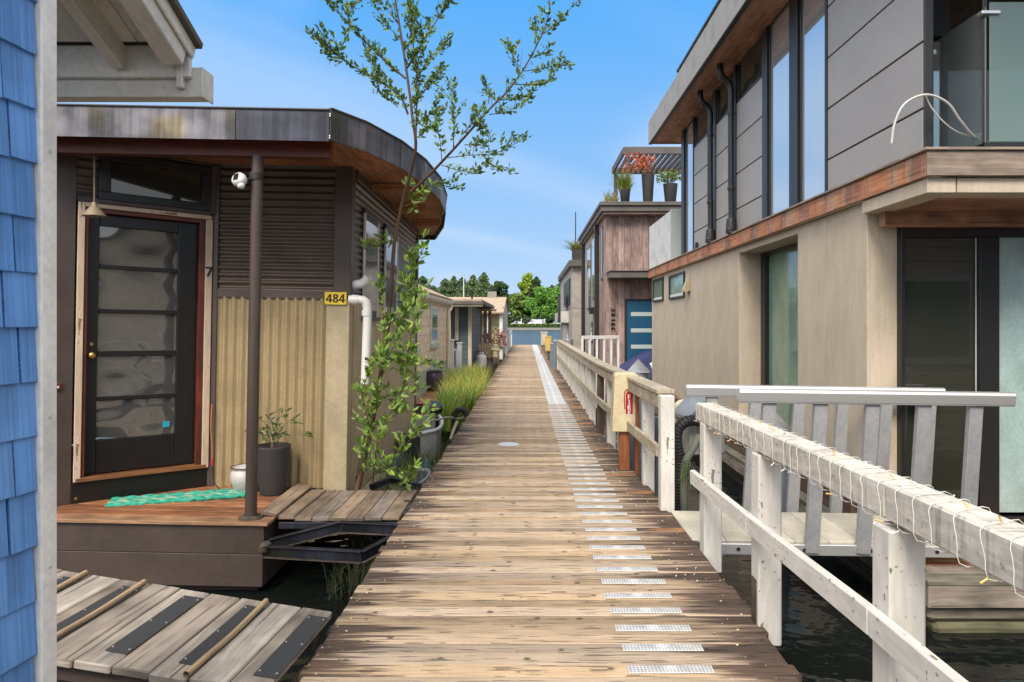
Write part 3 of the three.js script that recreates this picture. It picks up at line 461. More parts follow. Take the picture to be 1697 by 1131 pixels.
{ // small things on the porch
  const lamp = thing('pendant_lamp', 'small rusty cone shaded pendant lamp hanging above the black door', 'lamp', [-3.37, 2.36, -5.3]);
  cyl('rod', M.lampMetal, lamp, [0, .27, 0], .006, .006, .52, 8); lathe('shade', M.lampMetal, lamp, [0, 0, 0], [[.018, .075], [.022, .045], [.03, .04], [.082, -.025], [.084, -.035], [.078, -.032], [.02, .035]], 28); cyl('socket', M.blackMatte, lamp, [0, .0, 0], .014, .016, .06, 12);
  const cam = thing('security_camera', 'white round solar security light strapped to the porch post', 'security light', [-2.145, 2.56, -5.07]);
  const b = lathe('housing', M.cleanWhite, cam, [0, 0, 0], [[0, .04], [.03, .038], [.05, .026], [.056, .0], [.05, -.025], [.03, -.036], [0, -.038]], 24); b.rotation.set(1.2, 0, .25); part('solar_panel', cbox(.042, .004, .05, .001), M.black, cam, [-.012, .02, .037], [1.05, 0, .4]); lathe('sensor', M.cleanWhite, cam, [.02, -.045, .02], [[0, -.026], [.02, -.022], [.028, 0], [.02, .02], [0, .024]], 16);
  tube('arm', M.blackMatte, cam, [V(.03, .01, -.02), V(.06, .02, -.05), V(.085, .03, -.08)], .008, 8); lathe('strap', M.blackMatte, cam, [.092, .045, -.08], [[.049, .025], [.052, .02], [.052, -.03], [.049, -.034]], 20);
  const mt = thing('door_mat', 'long teal green braided mat lying before the black door', 'mat', [-2.905, .032, -5.66]); mt.rotation.y = .34;
  const tealA = mat([.02, .30, .20], .9, { bump: T.fine, bs: .004 }), tealB = mat([.05, .36, .25], .9, { bump: T.fine, bs: .004 }), tealC = mat([.30, .42, .30], .9, { bump: T.fine, bs: .004 });
  for (let r = 0; r < 6; r++) { const pts = []; for (let i = 0; i <= 26; i++) pts.push(V(-.5 + i / 26 * 1.02 + (i % 2) * .004, .016 + .005 * Math.sin(i * 2.1 + r), -.115 + r * .046 + .011 * Math.sin(i * 1.5 + r * 2.2))); const q = pts.map((p, i) => V(p.x, .016 + .005 * Math.cos(i * 2.1 + r), p.z + .016 * Math.sin(i * 1.5 + r * 2.2 + 2))); tube('braid_strand', [tealA, tealB, tealA, tealC][r % 4], mt, pts, .017, 6, 60); tube('braid_strand', [tealB, tealC, tealA][r % 3], mt, q, .013, 6, 60); }
  const pot = thing('white_pot', 'small round white glazed pot with brown rim by wall', 'pot', [-2.455, .028, -5.93]);
  lathe('bowl', M.glaze, pot, [0, 0, 0], [[0, 0], [.075, 0], [.085, .02], [.12, .09], [.128, .14], [.118, .185], [.105, .2], [.108, .212], [.122, .218], [.118, .222], [.1, .21], [.1, .19], [0, .17]], 32); lathe('rim', M.rust, pot, [0, .2165, 0], [[.112, 0], [.123, .002], [.123, .007], [.112, .008]], 32);
  const bp = thing('potted_plant', 'tall charcoal planter holding a sparse thin leaved shrub', 'plant', [-2.2, .028, -5.88]);
  lathe('planter', M.planter, bp, [0, 0, 0], [[0, 0], [.1, 0], [.108, .01], [.148, .40], [.15, .415], [.138, .418], [.132, .36], [0, .35]], 32); cyl('soil', M.soil, bp, [0, .362, 0], .13, .13, .02, 20);
  const lv = [], st = [[-.12, .7, .05], [.06, .75, -.06], [.18, .66, .02], [.02, .58, .1], [-.2, .58, .03]];
  st.forEach(([x, y, z], i) => { const a = V(rr(-.03, .03), .36, rr(-.03, .03)), m = V(x * .35, .36 + (y - .36) * .6, z * .4), e = V(x, y, z); tube('stem', M.stem, bp, [a, m, e], .005, 6, 10, .35); for (let k = 0; k < 26; k++) { const t = rr(.45, 1), q = t < .6 ? a.clone().lerp(m, t / .6) : m.clone().lerp(e, (t - .6) / .4); q.x += rr(-.02, .1) * (t > .7); lv.push([q, V(rr(-1, 1), rr(-.9, .8), rr(-1, 1)).normalize(), rr(.05, .095), rr(.012, .02), tint(rnd() < .3 ? [.17, .25, .05] : [.075, .13, .045])]); } });
  for (let k = 0; k < 14; k++) lv.push([V(rr(.2, .3), rr(.5, .56), rr(-.03, .05)), V(rr(.2, 1), rr(-.5, .3), rr(-.4, .4)).normalize(), rr(.06, .09), .016, tint([.12, .2, .04])]); for (let k = 0; k < 10; k++) lv.push([V(-.13, rr(.3, .42), .1), V(rr(-1, .4), rr(-.8, .2), rr(0, 1)).normalize(), rr(.05, .08), .02, tint([.13, .23, .05])]);
  tag(part('foliage', leaves(lv), M.leaf, bp), null, null, null, 'stuff');
  const cd = thing('extension_cord', 'thin orange and black cord trailing from door frame to pot', 'cord'); tube('orange_lead', M.cord, cd, [V(-2.80, .78, -6.04), V(-2.79, .6, -6.0), V(-2.77, .42, -5.98), V(-2.76, .3, -5.96)], .0045, 6); tube('plug', M.fireRed, cd, [V(-2.76, .31, -5.96), V(-2.755, .25, -5.95)], .01, 8); tube('black_lead', M.blackMatte, cd, [V(-2.755, .25, -5.95), V(-2.73, .12, -5.93), V(-2.64, .045, -5.9), V(-2.5, .036, -6.0), V(-2.2, .036, -6.04), V(-1.9, .036, -6.02)], .005, 6, 40);
}
console.log('brown house done');

// ---------------------------------------------------------------- blue shingled house at the left edge
{
  const h = thing('blue_shingle_house', 'blue shingled house wall with white corner board and white eaves', 'house', [-1.546, 0, -2.2], 1.4608);
  slab('wall', M.blueC, h, -3.3, -.01, -.6, 3.4, -.2, -.014);
  const E = 2.34; for (let r = 0; r < 22; r++) { const y = E + .171 * 4 - r * .171; if (y > 3.3) continue; let x = -.053 - rr(0, .05) * 0; let first = true; while (x > -1.25) { const w = first ? rr(.05, .16) : rr(.10, .2); first = false; part('shingle', cbox(Math.round(w * 50) / 50 - .003, .182, .011, .0015, r % 3, 0), [M.blueA, M.blueB, M.blueC, M.blueA][Math.floor(rnd() * 4)], h, [x - w / 2, y + .09 + rr(-.003, .003), -.003 + rr(0, .003)], [-.062, 0, rr(-.004, .004)]); x -= Math.round(w * 50) / 50; } }
  slab('corner_board', M.cornerWhite, h, -.052, .012, -.6, 3.3, -.06, .022, { g: 1, b: .005 });
  for (const y of [.72, 1.2, 2.05, .15]) cyl('nail_head', M.trimWhite, h, [-.02, y, .023], .006, .006, .004, 8, [Math.PI / 2, 0, 0]);
  // eaves: built level with the lake, so turned back from the wall's angle
  const e = new THREE.Group(); e.name = 'eaves'; h.add(e); e.rotation.y = -1.4608; e.position.copy(V(1.546, 0, 2.2).applyAxisAngle(V(0, 1, 0), -1.4608));
  const sl = .42, y0 = 2.63, ey = d => y0 + (2.88 - d) * sl;
  const board = (n, m, x0, x1, d0, d1, dy, t) => bar(n, m, e, V((x0 + x1) / 2, ey(d0) + dy, -d0), V((x0 + x1) / 2, ey(d1) + dy, -d1), Math.abs(x1 - x0), t, { v: Math.floor(Math.abs(x0) * 10) % 5 });
  for (let i = 0; i < 7; i++) board('soffit_board', i % 2 ? M.trimWhite : M.gutterWhite, -1.46 - i * .19, -1.646 - i * .19, 2.88, 1.2, .06, .018);
  for (const x of [-1.735, -2.15, -2.6]) board('rafter', M.gutterWhite, x - .025, x + .025, 2.9, 1.2, -.002, .105);
  board('barge_rafter', M.trimWhite, -1.535, -1.445, 2.88, 1.2, .0, .11); board('roof_sheet', M.roofGrit, -2.9, -1.405, 2.95, 1.2, .092, .032); board('drip_edge', M.trimWhite, -1.443, -1.43, 2.93, 1.2, .045, .06);
  slab('fascia_board', M.trimWhite, e, -2.9, -1.44, 2.545, 2.682, -2.925, -2.902);
  const gp = [[0, 0], [.075, 0], [.085, .02], [.085, .05], [.1, .07], [.1, .115], [.088, .115], [.09, .075], [.073, .052], [.07, .012], [.008, .012], [.008, .125], [0, .125]];
  const gg = profile(gp, 1.53); part('gutter', gg, M.gutterWhite, e, [-2.93, 2.47, -2.927], [0, Math.PI / 2, 0]).rotation.y = Math.PI / 2; slab('gutter_cap', M.gutterWhite, e, -1.404, -1.396, 2.468, 2.597, -3.03, -2.925); slab('gutter_bracket', M.gutterWhite, e, -1.5, -1.47, 2.5, 2.59, -2.926, -2.9);
}

// ---------------------------------------------------------------- modern house on the right
{
  const XW = 2.8, h = thing('modern_house', 'modern two storey house with grey panels above tan stucco walls', 'house');
  const S = (n, m, ...a) => slab(n, m, h, ...a), Z = (n, m, d0, d1, x0, x1, y0, y1, o) => slab(n, m, h, x0, x1, y0, y1, -d0, -d1, o);
  // lower storey: stucco with a deep glazed opening
  Z('stucco_wall', M.stucco, 5.63, 7.08, XW, XW + .25, -.3, 2.5, { g: 2 }); Z('stucco_wall', M.stucco, 9.05, 15.4, XW, XW + .3, -.3, 2.5, { v: 2, g: 2 }); Z('lintel', M.stucco, 7.082, 9.048, XW, XW + .3, 2.42, 2.5, { v: 1 });
  Z('reveal', M.stucco, 9.04, 9.3, XW + .301, XW + .7, -.3, 2.5, { g: 0 }); Z('reveal', M.stucco, 6.9, 7.078, XW + .252, XW + .7, -.3, 2.5); Z('reveal', M.stucco, 7.08, 9.04, XW + .301, XW + .7, 2.425, 2.6); Z('far_wall', M.stucco, 15.25, 15.4, XW + .302, 9, -.3, 2.5, { v: 3 });
  { const w = new THREE.Group(); w.name = 'side_window'; h.add(w); slab('pane', M.greenGlass, w, 3.13, 3.145, -.2, 2.4, -8.86, -7.5); slab('pane', M.greenGlass, w, 3.13, 3.145, -.2, 2.4, -7.36, -7.09); for (const d of [[8.87, 9.03], [7.37, 7.49]]) slab('frame', M.frame, w, 3.08, 3.16, -.2, 2.41, -d[1], -d[0]); slab('frame', M.frame, w, 3.09, 3.16, 2.37, 2.419, -8.86, -7.5); slab('white_stop', M.cleanWhite, w, 3.06, 3.078, .3, 2.41, -7.46, -7.44); }
  for (const [d0, d1, y0, y1] of [[14.05, 15.2, 1.95, 2.5 - .05], [12.15, 13.45, 1.95, 2.42]]) { const w = new THREE.Group(); w.name = 'window'; h.add(w); slab('pane', M.greenGlass, w, XW - .006, XW - .002, y0 + .04, y1 - .04, -d1 + .05, -d0 - .05); slab('frame', M.frame, w, XW - .03, XW - .001, y0, y0 + .04, -d1, -d0); slab('frame', M.frame, w, XW - .03, XW - .001, y1 - .04, y1, -d1, -d0); slab('frame', M.frame, w, XW - .03, XW - .001, y0 + .041, y1 - .041, -d0 - .05, -d0); slab('frame', M.frame, w, XW - .03, XW - .001, y0 + .041, y1 - .041, -d1, -d1 + .05); slab('sill_strip', M.cleanWhite, w, XW - .012, XW - .007, y0 + .041, y0 + .09, -d1 + .06, -d0 - .06); }
  { const g = profile([[0, 0], [-.11, -.26], [-.11, -.3], [0, -.28]], .2); part('vent_hood', g, M.beigeTrim, h, [XW - .002, 2.33, -11.95]); }
  // terrace band of patchy oiled boards along the dock and round the corner
  const by0 = 2.5, by1 = 2.675, XB = 2.75, seams = [4.68, 6.1, 7.3, 8.9, 10.4, 12, 13.7, 15.45];
  for (let i = 0; i < seams.length - 1; i++) { Z('band_board', M.band, seams[i] + (i ? .002 : 0), seams[i + 1] - .002, XB - .022, XB, by0 + .004, by1, { v: i * 3 }); }
  for (let i = 0; i < 5; i++) S('band_board', i % 3 === 2 ? M.band : M.bandGrey, XB - .022 + i * .95 + (i ? .002 : 0), XB - .022 + (i + 1) * .95 - .002, by0 + .004, by1, -4.68, -4.658, { v: i });
  Z('band_cap', M.bandGrey, 4.64, 15.5, XB - .045, XB + .12, by1 + .001, by1 + .022); S('band_cap', M.bandGrey, XB + .121, 7.6, by1 + .001, by1 + .022, -4.76, -4.64);
  Z('edge_beam', M.stucco, 4.70, 5.628, XB + .004, XB + .2, 2.395, 2.5, { v: 4 }); S('edge_beam', M.stucco, XB + .21, 7.6, 2.395, 2.5, -4.9, -4.70, { v: 2 }); Z('terrace_slab', M.stucco, 4.71, 15.4, XB + .21, 9, 2.505, 2.66); Z('edge_strip', M.stucco, 5.63, 15.4, XB + .002, XB + .05, 2.502, 2.66);
  S('porch_soffit', M.modernSoffit, XB + .205, 7.6, 2.40, 2.42, -5.6, -4.91); S('porch_beam', M.modernSoffit, 2.86, 7.6, 2.275, 2.45, -5.56, -5.47, { v: 3 });
  // glazed front under the terrace
  { const w = new THREE.Group(); w.name = 'glazed_front'; h.add(w); slab('frame', M.frame, w, 3.045, 7.6, 2.2, 2.274, -5.64, -5.56); slab('frame', M.frame, w, 3.045, 3.075, -.155, 2.2, -5.64, -5.56); slab('frame', M.frame, w, 3.68, 3.84, -.155, 2.2, -5.64, -5.55); slab('frame', M.frame, w, 5.2, 5.3, -.155, 2.2, -5.64, -5.56); slab('frame', M.frame, w, 3.076, 7.6, -.155, -.09, -5.645, -5.565); slab('pane', M.darkGlass, w, 3.076, 3.679, -.089, 2.199, -5.61, -5.6); slab('pane', M.tealGlass, w, 3.841, 5.199, -.06, 2.199, -5.61, -5.6); slab('bead', M.cleanWhite, w, 3.672, 3.679, -.05, 2.199, -5.6, -5.592); slab('pane', M.darkGlass, w, 5.301, 7.6, -.089, 2.199, -5.61, -5.6); }
  S('inner_wall', M.stucco, 7.6, 7.8, -.3, 2.5, -15.2, -4.8);
  // upper storey: panels and tall panes between dark posts
  const y0 = 2.70, y1 = 4.968, joints = [2.70, 3.02, 3.495, 3.97, 4.445, 4.968];
  const cols = [[10.28, 11.5, 4], [9.77, 10.14, 4], [9.25, 9.765, 4], [8.14, 9.16, 4], [4.84, 6.37, 5]];
  Z('backing', M.frame, 4.83, 6.37, XW + .02, XW + .06, y0 - .02, y1, { b: .001 }); Z('backing', M.frame, 8.13, 11.52, XW + .02, XW + .06, y0 - .02, 4.445, { b: .001 });
  cols.forEach(([d0, d1, n], c) => { for (let j = 0; j < n; j++) Z('grey_panel', (c + j) % 2 ? M.panel : M.panelB, d0, d1, XW, XW + .018, joints[j] + (j ? .008 : 0), joints[j + 1] - .008, { v: c + j, b: .002 }); });
  const glass = (d0, d1, a, b, m = M.skyTintedMirror) => { const w = new THREE.Group(); w.name = 'window'; h.add(w); slab('pane', m, w, XW + .028, XW + .034, a + .03, b - .03, -d1 + .03, -d0 - .03, { b: .001 }); slab('frame', M.frame, w, XW + .01, XW + .06, a, a + .03, -d1, -d0); slab('frame', M.frame, w, XW + .01, XW + .06, b - .03, b, -d1, -d0); for (const [p, q] of [[d0, d0 + .03], [d1 - .03, d1]]) slab('frame', M.frame, w, XW + .01, XW + .06, a + .0305, b - .0305, -q, -p); };
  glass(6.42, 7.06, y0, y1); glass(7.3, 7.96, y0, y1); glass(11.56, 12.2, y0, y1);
  for (const [a, b] of [[8.16, 9.16], [9.25, 10.14], [10.28, 11.5]]) glass(a, b, 4.455, y1, M.darkGlass);
  for (const [a, b] of [[6.375, 6.415], [7.07, 7.29], [7.97, 8.13], [9.165, 9.245], [10.145, 10.275], [11.505, 11.555], [12.21, 12.42]]) Z('mullion', M.frame, a, b, XW - .012, XW + .08, y0 - .015, y1, { g: 1 });
  S('upper_end_wall', M.frame, XW + .07, 9, 2.68, 4.968, -12.4, -12.3); S('upper_front_wall', M.blackMatte, XW + .062, 3.9, 4.15, 4.968, -6.42, -6.3); S('upper_front_pane', M.skyTintedMirror, XW + .12, 3.85, 2.72, 4.12, -6.38, -6.36); S('upper_front_frame', M.frame, XW + .062, XW + .118, 2.7, 4.149, -6.4, -6.33); S('upper_front_frame', M.frame, 3.851, 3.9, 2.7, 4.149, -6.4, -6.33); S('upper_front_glass', M.darkGlass, 3.905, 7.5, 2.7, 4.968, -6.4, -6.35); S('upper_back_wall', M.panel, 7.55, 7.7, 2.68, 4.968, -12.28, -4.8); S('upper_core_wall', M.interior, XW + .5, XW + .55, 2.7, 4.96, -12.2, -6.5);
  S('fin_edge', M.frame, XW + .001, XW + .062, y0 - .02, y1, -4.83, -4.815); Z('fin_inner', M.frame, 4.83, 6.3, XW + .061, XW + .075, y0 - .02, y1);
  // roof
  Z('roof_soffit', M.modernSoffit, 3.3, 13.15, 2.4, 8, 4.97, 4.99); Z('roof_fascia', M.modernFascia, 3.25, 13.2, 2.33, 2.37, 4.95, 5.38, { v: 1 }); S('roof_fascia', M.modernFascia, 2.371, 8, 4.952, 5.378, -13.2, -13.16, { v: 2 }); Z('roof_slab', M.roofGrit, 3.3, 13.15, 2.372, 8, 5.2, 5.36); S('fascia_drip', M.frame, 2.335, 2.395, 4.94, 4.949, -13.19, -3.25);
  const rx = 2.5; for (let d = 3.4; d < 11.5; d += 1.55) slab('roof_rail_post', M.frame, h, rx - .02, rx + .02, 5.36, 5.66, -d - .02, -d + .02); slab('roof_rail', M.frame, h, rx - .03, rx + .03, 5.66, 5.70, -11.35, -3.3); tube('roof_rail_wire', M.frame, h, [V(rx, 5.53, -11.3), V(rx, 5.53, -7), V(rx, 5.53, -3.3)], .008, 6);
  // downpipes with swan necks
  for (const [d, y] of [[10.2, 2.72], [9.15, 2.72]]) { tube('downpipe', M.frame, h, [V(2.58, 4.97, -d), V(2.58, 4.87, -d), V(2.61, 4.79, -d), V(2.69, 4.72, -d), V(2.725, 4.64, -d), V(2.725, 4.4, -d), V(2.725, 3.5, -d), V(2.725, y + .1, -d), V(2.69, y, -d + .04)], .042, 12, 60); lathe('pipe_boot', M.frame, h, [2.725, y - .02, -d], [[.045, .2], [.06, .18], [.075, 0]], 16); for (const yy of [3.3, 4.3]) lathe('pipe_bracket', M.frame, h, [2.725, yy, -d], [[.044, .02], [.05, .02], [.05, -.02], [.044, -.02]], 14); }
  slab('roof_vent', M.frame, h, 2.76, 2.8, 2.7, 2.82, -11.3, -11.2);
  S('terrace_screen', M.frosted, 2.72, 3.3, 2.7, 3.66, -13.06, -13.0); Z('terrace_screen', M.cleanWhite, 13.07, 15.3, 2.72, 2.74, 2.7, 3.64);
  // glass balustrade of the front terrace
  { const w = new THREE.Group(); w.name = 'glass_balustrade'; h.add(w); const BX = 3.17; slab('glass_panel', mat([.86, .92, .90], .02, { transmission: .9, thickness: 0, ior: 1.7 }), w, BX, BX + .012, 2.72, 3.69, -5.36, -4.73); slab('glass_panel', mat([.55, .70, .64], .03, { transmission: .8, thickness: 0, ior: 1.5 }), w, BX + .025, BX + 1.4, 2.75, 3.72, -4.73, -4.718); slab('kerb', M.frame, w, BX - .02, 7.5, 2.698, 2.745, -4.8, -4.7); slab('kerb', M.frame, w, BX - .06, BX + .06, 2.698, 2.718, -5.4, -4.81); slab('post', M.frame, w, BX - .012, BX + .02, 2.75, 3.8, -4.745, -4.735); slab('clip', M.alu, w, BX - .04, BX + .09, 3.63, 3.655, -4.76, -4.70); slab('clip', M.alu, w, BX - .02, BX + .03, 3.6, 3.64, -5.4, -5.34); }
}
{ const c = thing('loose_cable', 'loose white cable looping over the terrace edge at top right', 'cable'); tube('cable', M.cable, c, [P(1478, 238, 4.7), P(1483, 205, 4.68), P(1500, 172, 4.66), P(1535, 157, 4.66), P(1570, 170, 4.68), P(1592, 200, 4.74), P(1620, 230, 4.86), P(1650, 240, 4.9)], .008, 8, 50); tube('cable', M.cable, c, [P(1535, 158, 4.68), P(1542, 175, 4.7), P(1565, 203, 4.74), P(1590, 220, 4.8), P(1625, 228, 4.88)], .005, 6, 30); }
{ // deck and float of the modern house
  const d = thing('house_deck', 'low weathered timber deck and mossy float under the glazed front', 'deck');
  for (let i = 0; i < 6; i++) slab('deck_board', [M.cedarDeckB, M.cedarDeck, M.greyWoodB][i % 3 === 0 ? 2 : i % 2], d, 2.74, 8, -.2, -.172, -4.7 - i * .155, -4.55 - i * .155, { v: i });
  slab('border_board', M.mossWoodB, d, 2.58, 8, -.2, -.168, -4.545, -4.40, { v: 1 }); slab('border_board', M.mossWoodB, d, 2.58, 2.735, -.2, -.168, -15.2, -4.548, { v: 2 }); slab('rim_board', M.greyWood, d, 2.585, 8, -.345, -.202, -4.44, -4.405, { v: 3 }); slab('rim_board', M.greyWoodB, d, 2.585, 2.62, -.345, -.202, -15.2, -4.442, { v: 4 });
  for (let i = 0; i < 2; i++) slab('float_log', i ? M.mossWood : M.mossWoodB, d, 2.62 + i * .03, 8, -.46 - i * .14, -.347 - i * .115, -4.7, -4.45 + i * .01, { v: i, b: .03 });
  for (let i = 0; i < 3; i++) slab('float_log', i % 2 ? M.darkWood : M.mossWood, d, 2.64 + i * .02, 2.9, -.46 - i * .1, -.348 - i * .1, -15, -4.71, { v: i + 2, b: .03 });
  slab('wall_base', M.beamWood, d, 2.70, 2.797, -.165, .12, -15.2, -5.7, { v: 3 });
  const m = thing('door_mat', 'flat orange mat lying at the teal glazed door', 'mat', [4.0, -.171, -5.28]); slab('pad', mat([.50, .20, .04], .9, { bump: T.fine, bs: .003 }), m, -.18, .6, 0, .012, -.2, .22); slab('binding', M.cedarDeckB, m, -.2, .62, 0, .009, -.215, -.202);
}
// ---------------------------------------------------------------- aluminium gangway
{
  const g = thing('gangway', 'aluminium gangway with pale deck panels and twin handrails to house', 'gangway', [1.13, .0, -5.04], 0); g.rotation.z = -.014;
  const pan = [mat([.60, .56, .46], .7, { map: T.patch }), mat([.56, .52, .43], .7, { map: T.patch })];
  for (let i = 0; i < 8; i++) slab('deck_panel', pan[i % 2], g, .0 + i * .235, .229 + i * .235, -.01, .012, -.36, .36, { v: i });
  for (let i = 0; i < 8; i++) slab('panel_joint', M.aluDull, g, .229 + i * .235, .235 + i * .235, -.012, .006, -.36, .36, { b: .001 });
  for (const z of [-.39, .39]) { slab('side_channel', M.alu, g, .12, 1.9, -.075, .0, z - .014, z + .014); for (const x of [.3, .75, 1.2, 1.65]) cyl('bolt', M.frame, g, [x, -.035, z + .017], .013, .013, .008, 10, [Math.PI / 2, 0, 0]); }
  const hr = [[-.42, .12, 2.18, .925], [.42, .28, 2.14, .975]];
  for (const [z, x0, x1, y] of hr) {
    const r = profile([[-.03, 0], [-.036, .06], [-.028, .078], [-.01, .084], [.01, .084], [.028, .078], [.036, .06], [.03, 0]], x1 - x0), o = part('handrail', r, M.alu, g, [x0, y, z], [0, Math.PI / 2, 0]); slab('rail_lip', M.aluDull, g, x0, x1, y - .012, y - .001, z - .028, z + .028);
    for (let i = 0; i < 6; i++) { const x = x0 + .2 + i * .35; if (x > x1 - .02) break; bar('baluster', M.aluDull, g, V(x - .035, -.05, z * 1.0), V(x + .015, y - .013, z), .09, .014, { up: V(0, 0, 1), b: .002 }); for (const q of [-.038, .038]) bar('baluster_flange', M.aluDull, g, V(x - .035 + q, -.05, z - .023), V(x + .015 + q, y - .013, z - .023), .012, .03, { up: V(0, 0, 1), b: .002 }); }
  }
  bar('hinge_brace', M.alu, g, V(.02, -.14, .38), V(.24, -.05, .38), .02, .05);
}
// ---------------------------------------------------------------- piles, hoses, boats behind the fence
function pile(x, d, r, top, m, label, capped) { const p = thing('mooring_pile', label, 'pile', [x, 0, -d]); cyl('shaft', m, p, [0, (top - 1) / 2, 0], r, r, top + 1, 18); if (capped) { const g = new THREE.ConeGeometry(r * 1.55, r * 1.35, 4); g.rotateY(.5); part('cap', g, M.galv, p, [0, top + r * .69, 0]); lathe('cap_skirt', M.galv, p, [0, top, 0], [[r * 1.04, .01], [r * 1.06, -.07], [r * 1.02, -.08]], 18); } return p; }
pile(2.17, 5.95, .115, .56, M.greenBin, 'blue grey pile with pyramid cap behind the gangway', true);
pile(1.27, 7.85, .115, .93, M.greenBin, 'blue grey pile with pointed cap beside the navy boat cover', true);
pile(1.22, 6.5, .09, .60, M.greenBin, 'plain blue grey pile behind the last white fence post', false);
{
  const u = thing('shore_power_box', 'grey metal utility box with slanted hood above black hoses', 'utility box', [1.5, .38, -5.95]); u.rotation.y = .3;
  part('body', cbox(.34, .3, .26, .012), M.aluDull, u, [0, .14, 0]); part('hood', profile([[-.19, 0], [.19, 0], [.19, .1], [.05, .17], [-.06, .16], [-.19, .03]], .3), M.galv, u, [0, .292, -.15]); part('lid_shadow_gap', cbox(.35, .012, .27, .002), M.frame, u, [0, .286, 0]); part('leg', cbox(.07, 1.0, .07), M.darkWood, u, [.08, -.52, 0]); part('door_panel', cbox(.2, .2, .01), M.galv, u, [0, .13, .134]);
  const hz = thing('corrugated_hose', 'thick black ribbed hose hanging down beside the fence gap', 'hose'); const pts = [P(1190, 705, 5.75), P(1165, 700, 5.7), P(1140, 698, 5.7), P(1124, 712, 5.7), P(1122, 735, 5.7), P(1126, 760, 5.72), P(1124, 800, 5.75), P(1124, 850, 5.8)];
  tube('hose', M.blackMatte, hz, pts, .042, 12, 60); const cv = new THREE.CatmullRomCurve3(pts); for (let i = 0; i < 40; i++) { const p = cv.getPointAt(i / 40), t = cv.getTangentAt(i / 40), e = part('rib', new THREE.TorusGeometry(.043, .007, 5, 12), M.blackMatte, hz, p); e.quaternion.setFromUnitVectors(V(0, 0, 1), t); }
  const h2 = thing('grey_hose', 'mossy grey hose curving to the water in fence gap', 'hose'); tube('hose', mat([.12, .13, .10], .8, { map: T.patch }), h2, [P(1160, 722, 5.5), P(1148, 745, 5.48), P(1137, 765, 5.48), P(1133, 800, 5.5), P(1134, 850, 5.55)], .03, 10, 40); const w = []; for (let i = 0; i < 90; i++) w.push([P(1140 + rr(-12, 12), 770 + rr(-10, 24), 5.45), V(rr(-.06, .06), 0, rr(-.06, .06)), -rr(.03, .14), .006, tint([.07, .10, .03])]); const k = part('weed', blades(w), M.farLeaf, h2); k.userData.kind = 'stuff';
  const br = thing('pipe_rail', 'bent cream pipe hoop standing against the stucco wall', 'pipe'); tube('hoop', M.cream, br, [P(1123, 760, 6.2), P(1123, 690, 6.2), P(1124, 672, 6.2), P(1135, 668, 6.2), P(1160, 668, 6.2)], .035, 10, 40);
}
{ // covered boats in the slip between the houses
  const dome = (sx, sy, sz, cut = Math.PI / 2) => { const g = new THREE.SphereGeometry(1, 36, 14, 0, Math.PI * 2, 0, cut), p = g.attributes.position; for (let i = 0; i < p.count; i++) { const x = p.getX(i), z = p.getZ(i), w = 1 + .035 * Math.sin(x * 11) + .02 * Math.sin(z * 6 + x * 5); p.setXYZ(i, x * sx, Math.pow(Math.max(0, p.getY(i)), 1.15) * sy * w, z * sz); } g.computeVertexNormals(); return uvMetres(g); };
  const hull = (b, l, w, m) => part('hull', prism([[-l, -w * .2], [-l * .8, -w * .8], [-l * .3, -w], [l, -w], [l, w], [-l * .3, w], [-l * .8, w * .8], [-l, w * .2]], .5, .04), m, b, [0, -.08, 0]);
  const b = thing('covered_boat', 'small boat under a navy canvas cover by the teal door', 'boat', [3.75, WATER, -16.62]); hull(b, 1.7, .24, M.hull); part('cover', dome(1.85, 1.05, .3), M.navy, b, [0, .42, 0]);
  const b2 = thing('covered_boat', 'navy hulled runabout with a white topped cover against the wall', 'boat', [3.2, WATER, -15.85]); hull(b2, .82, .22, M.navy); part('cover', dome(.86, .78, .26), M.navy, b2, [0, .36, 0]); part('white_top', dome(.8, .78, .262, .75), M.cleanWhite, b2, [.02, .39, 0]);
}
function whiteRail(name, label, p0, p1, y, n) { const r = thing(name, label, 'railing'); bar('top_rail', M.cleanWhite, r, V(p0[0], y, -p0[1]), V(p1[0], y, -p1[1]), .06, .07); for (let i = 0; i <= n; i++) { const t = i / n; bar('baluster', M.cleanWhite, r, V(lerp(p0[0], p1[0], t), -.3, -lerp(p0[1], p1[1], t)), V(lerp(p0[0], p1[0], t), y - .03, -lerp(p0[1], p1[1], t)), .05, .05); } }
whiteRail('gangway_railing', 'white slatted gangway railing before the pink timber house', [1.13, 14.2], [1.93, 14.6], 1.19, 5);

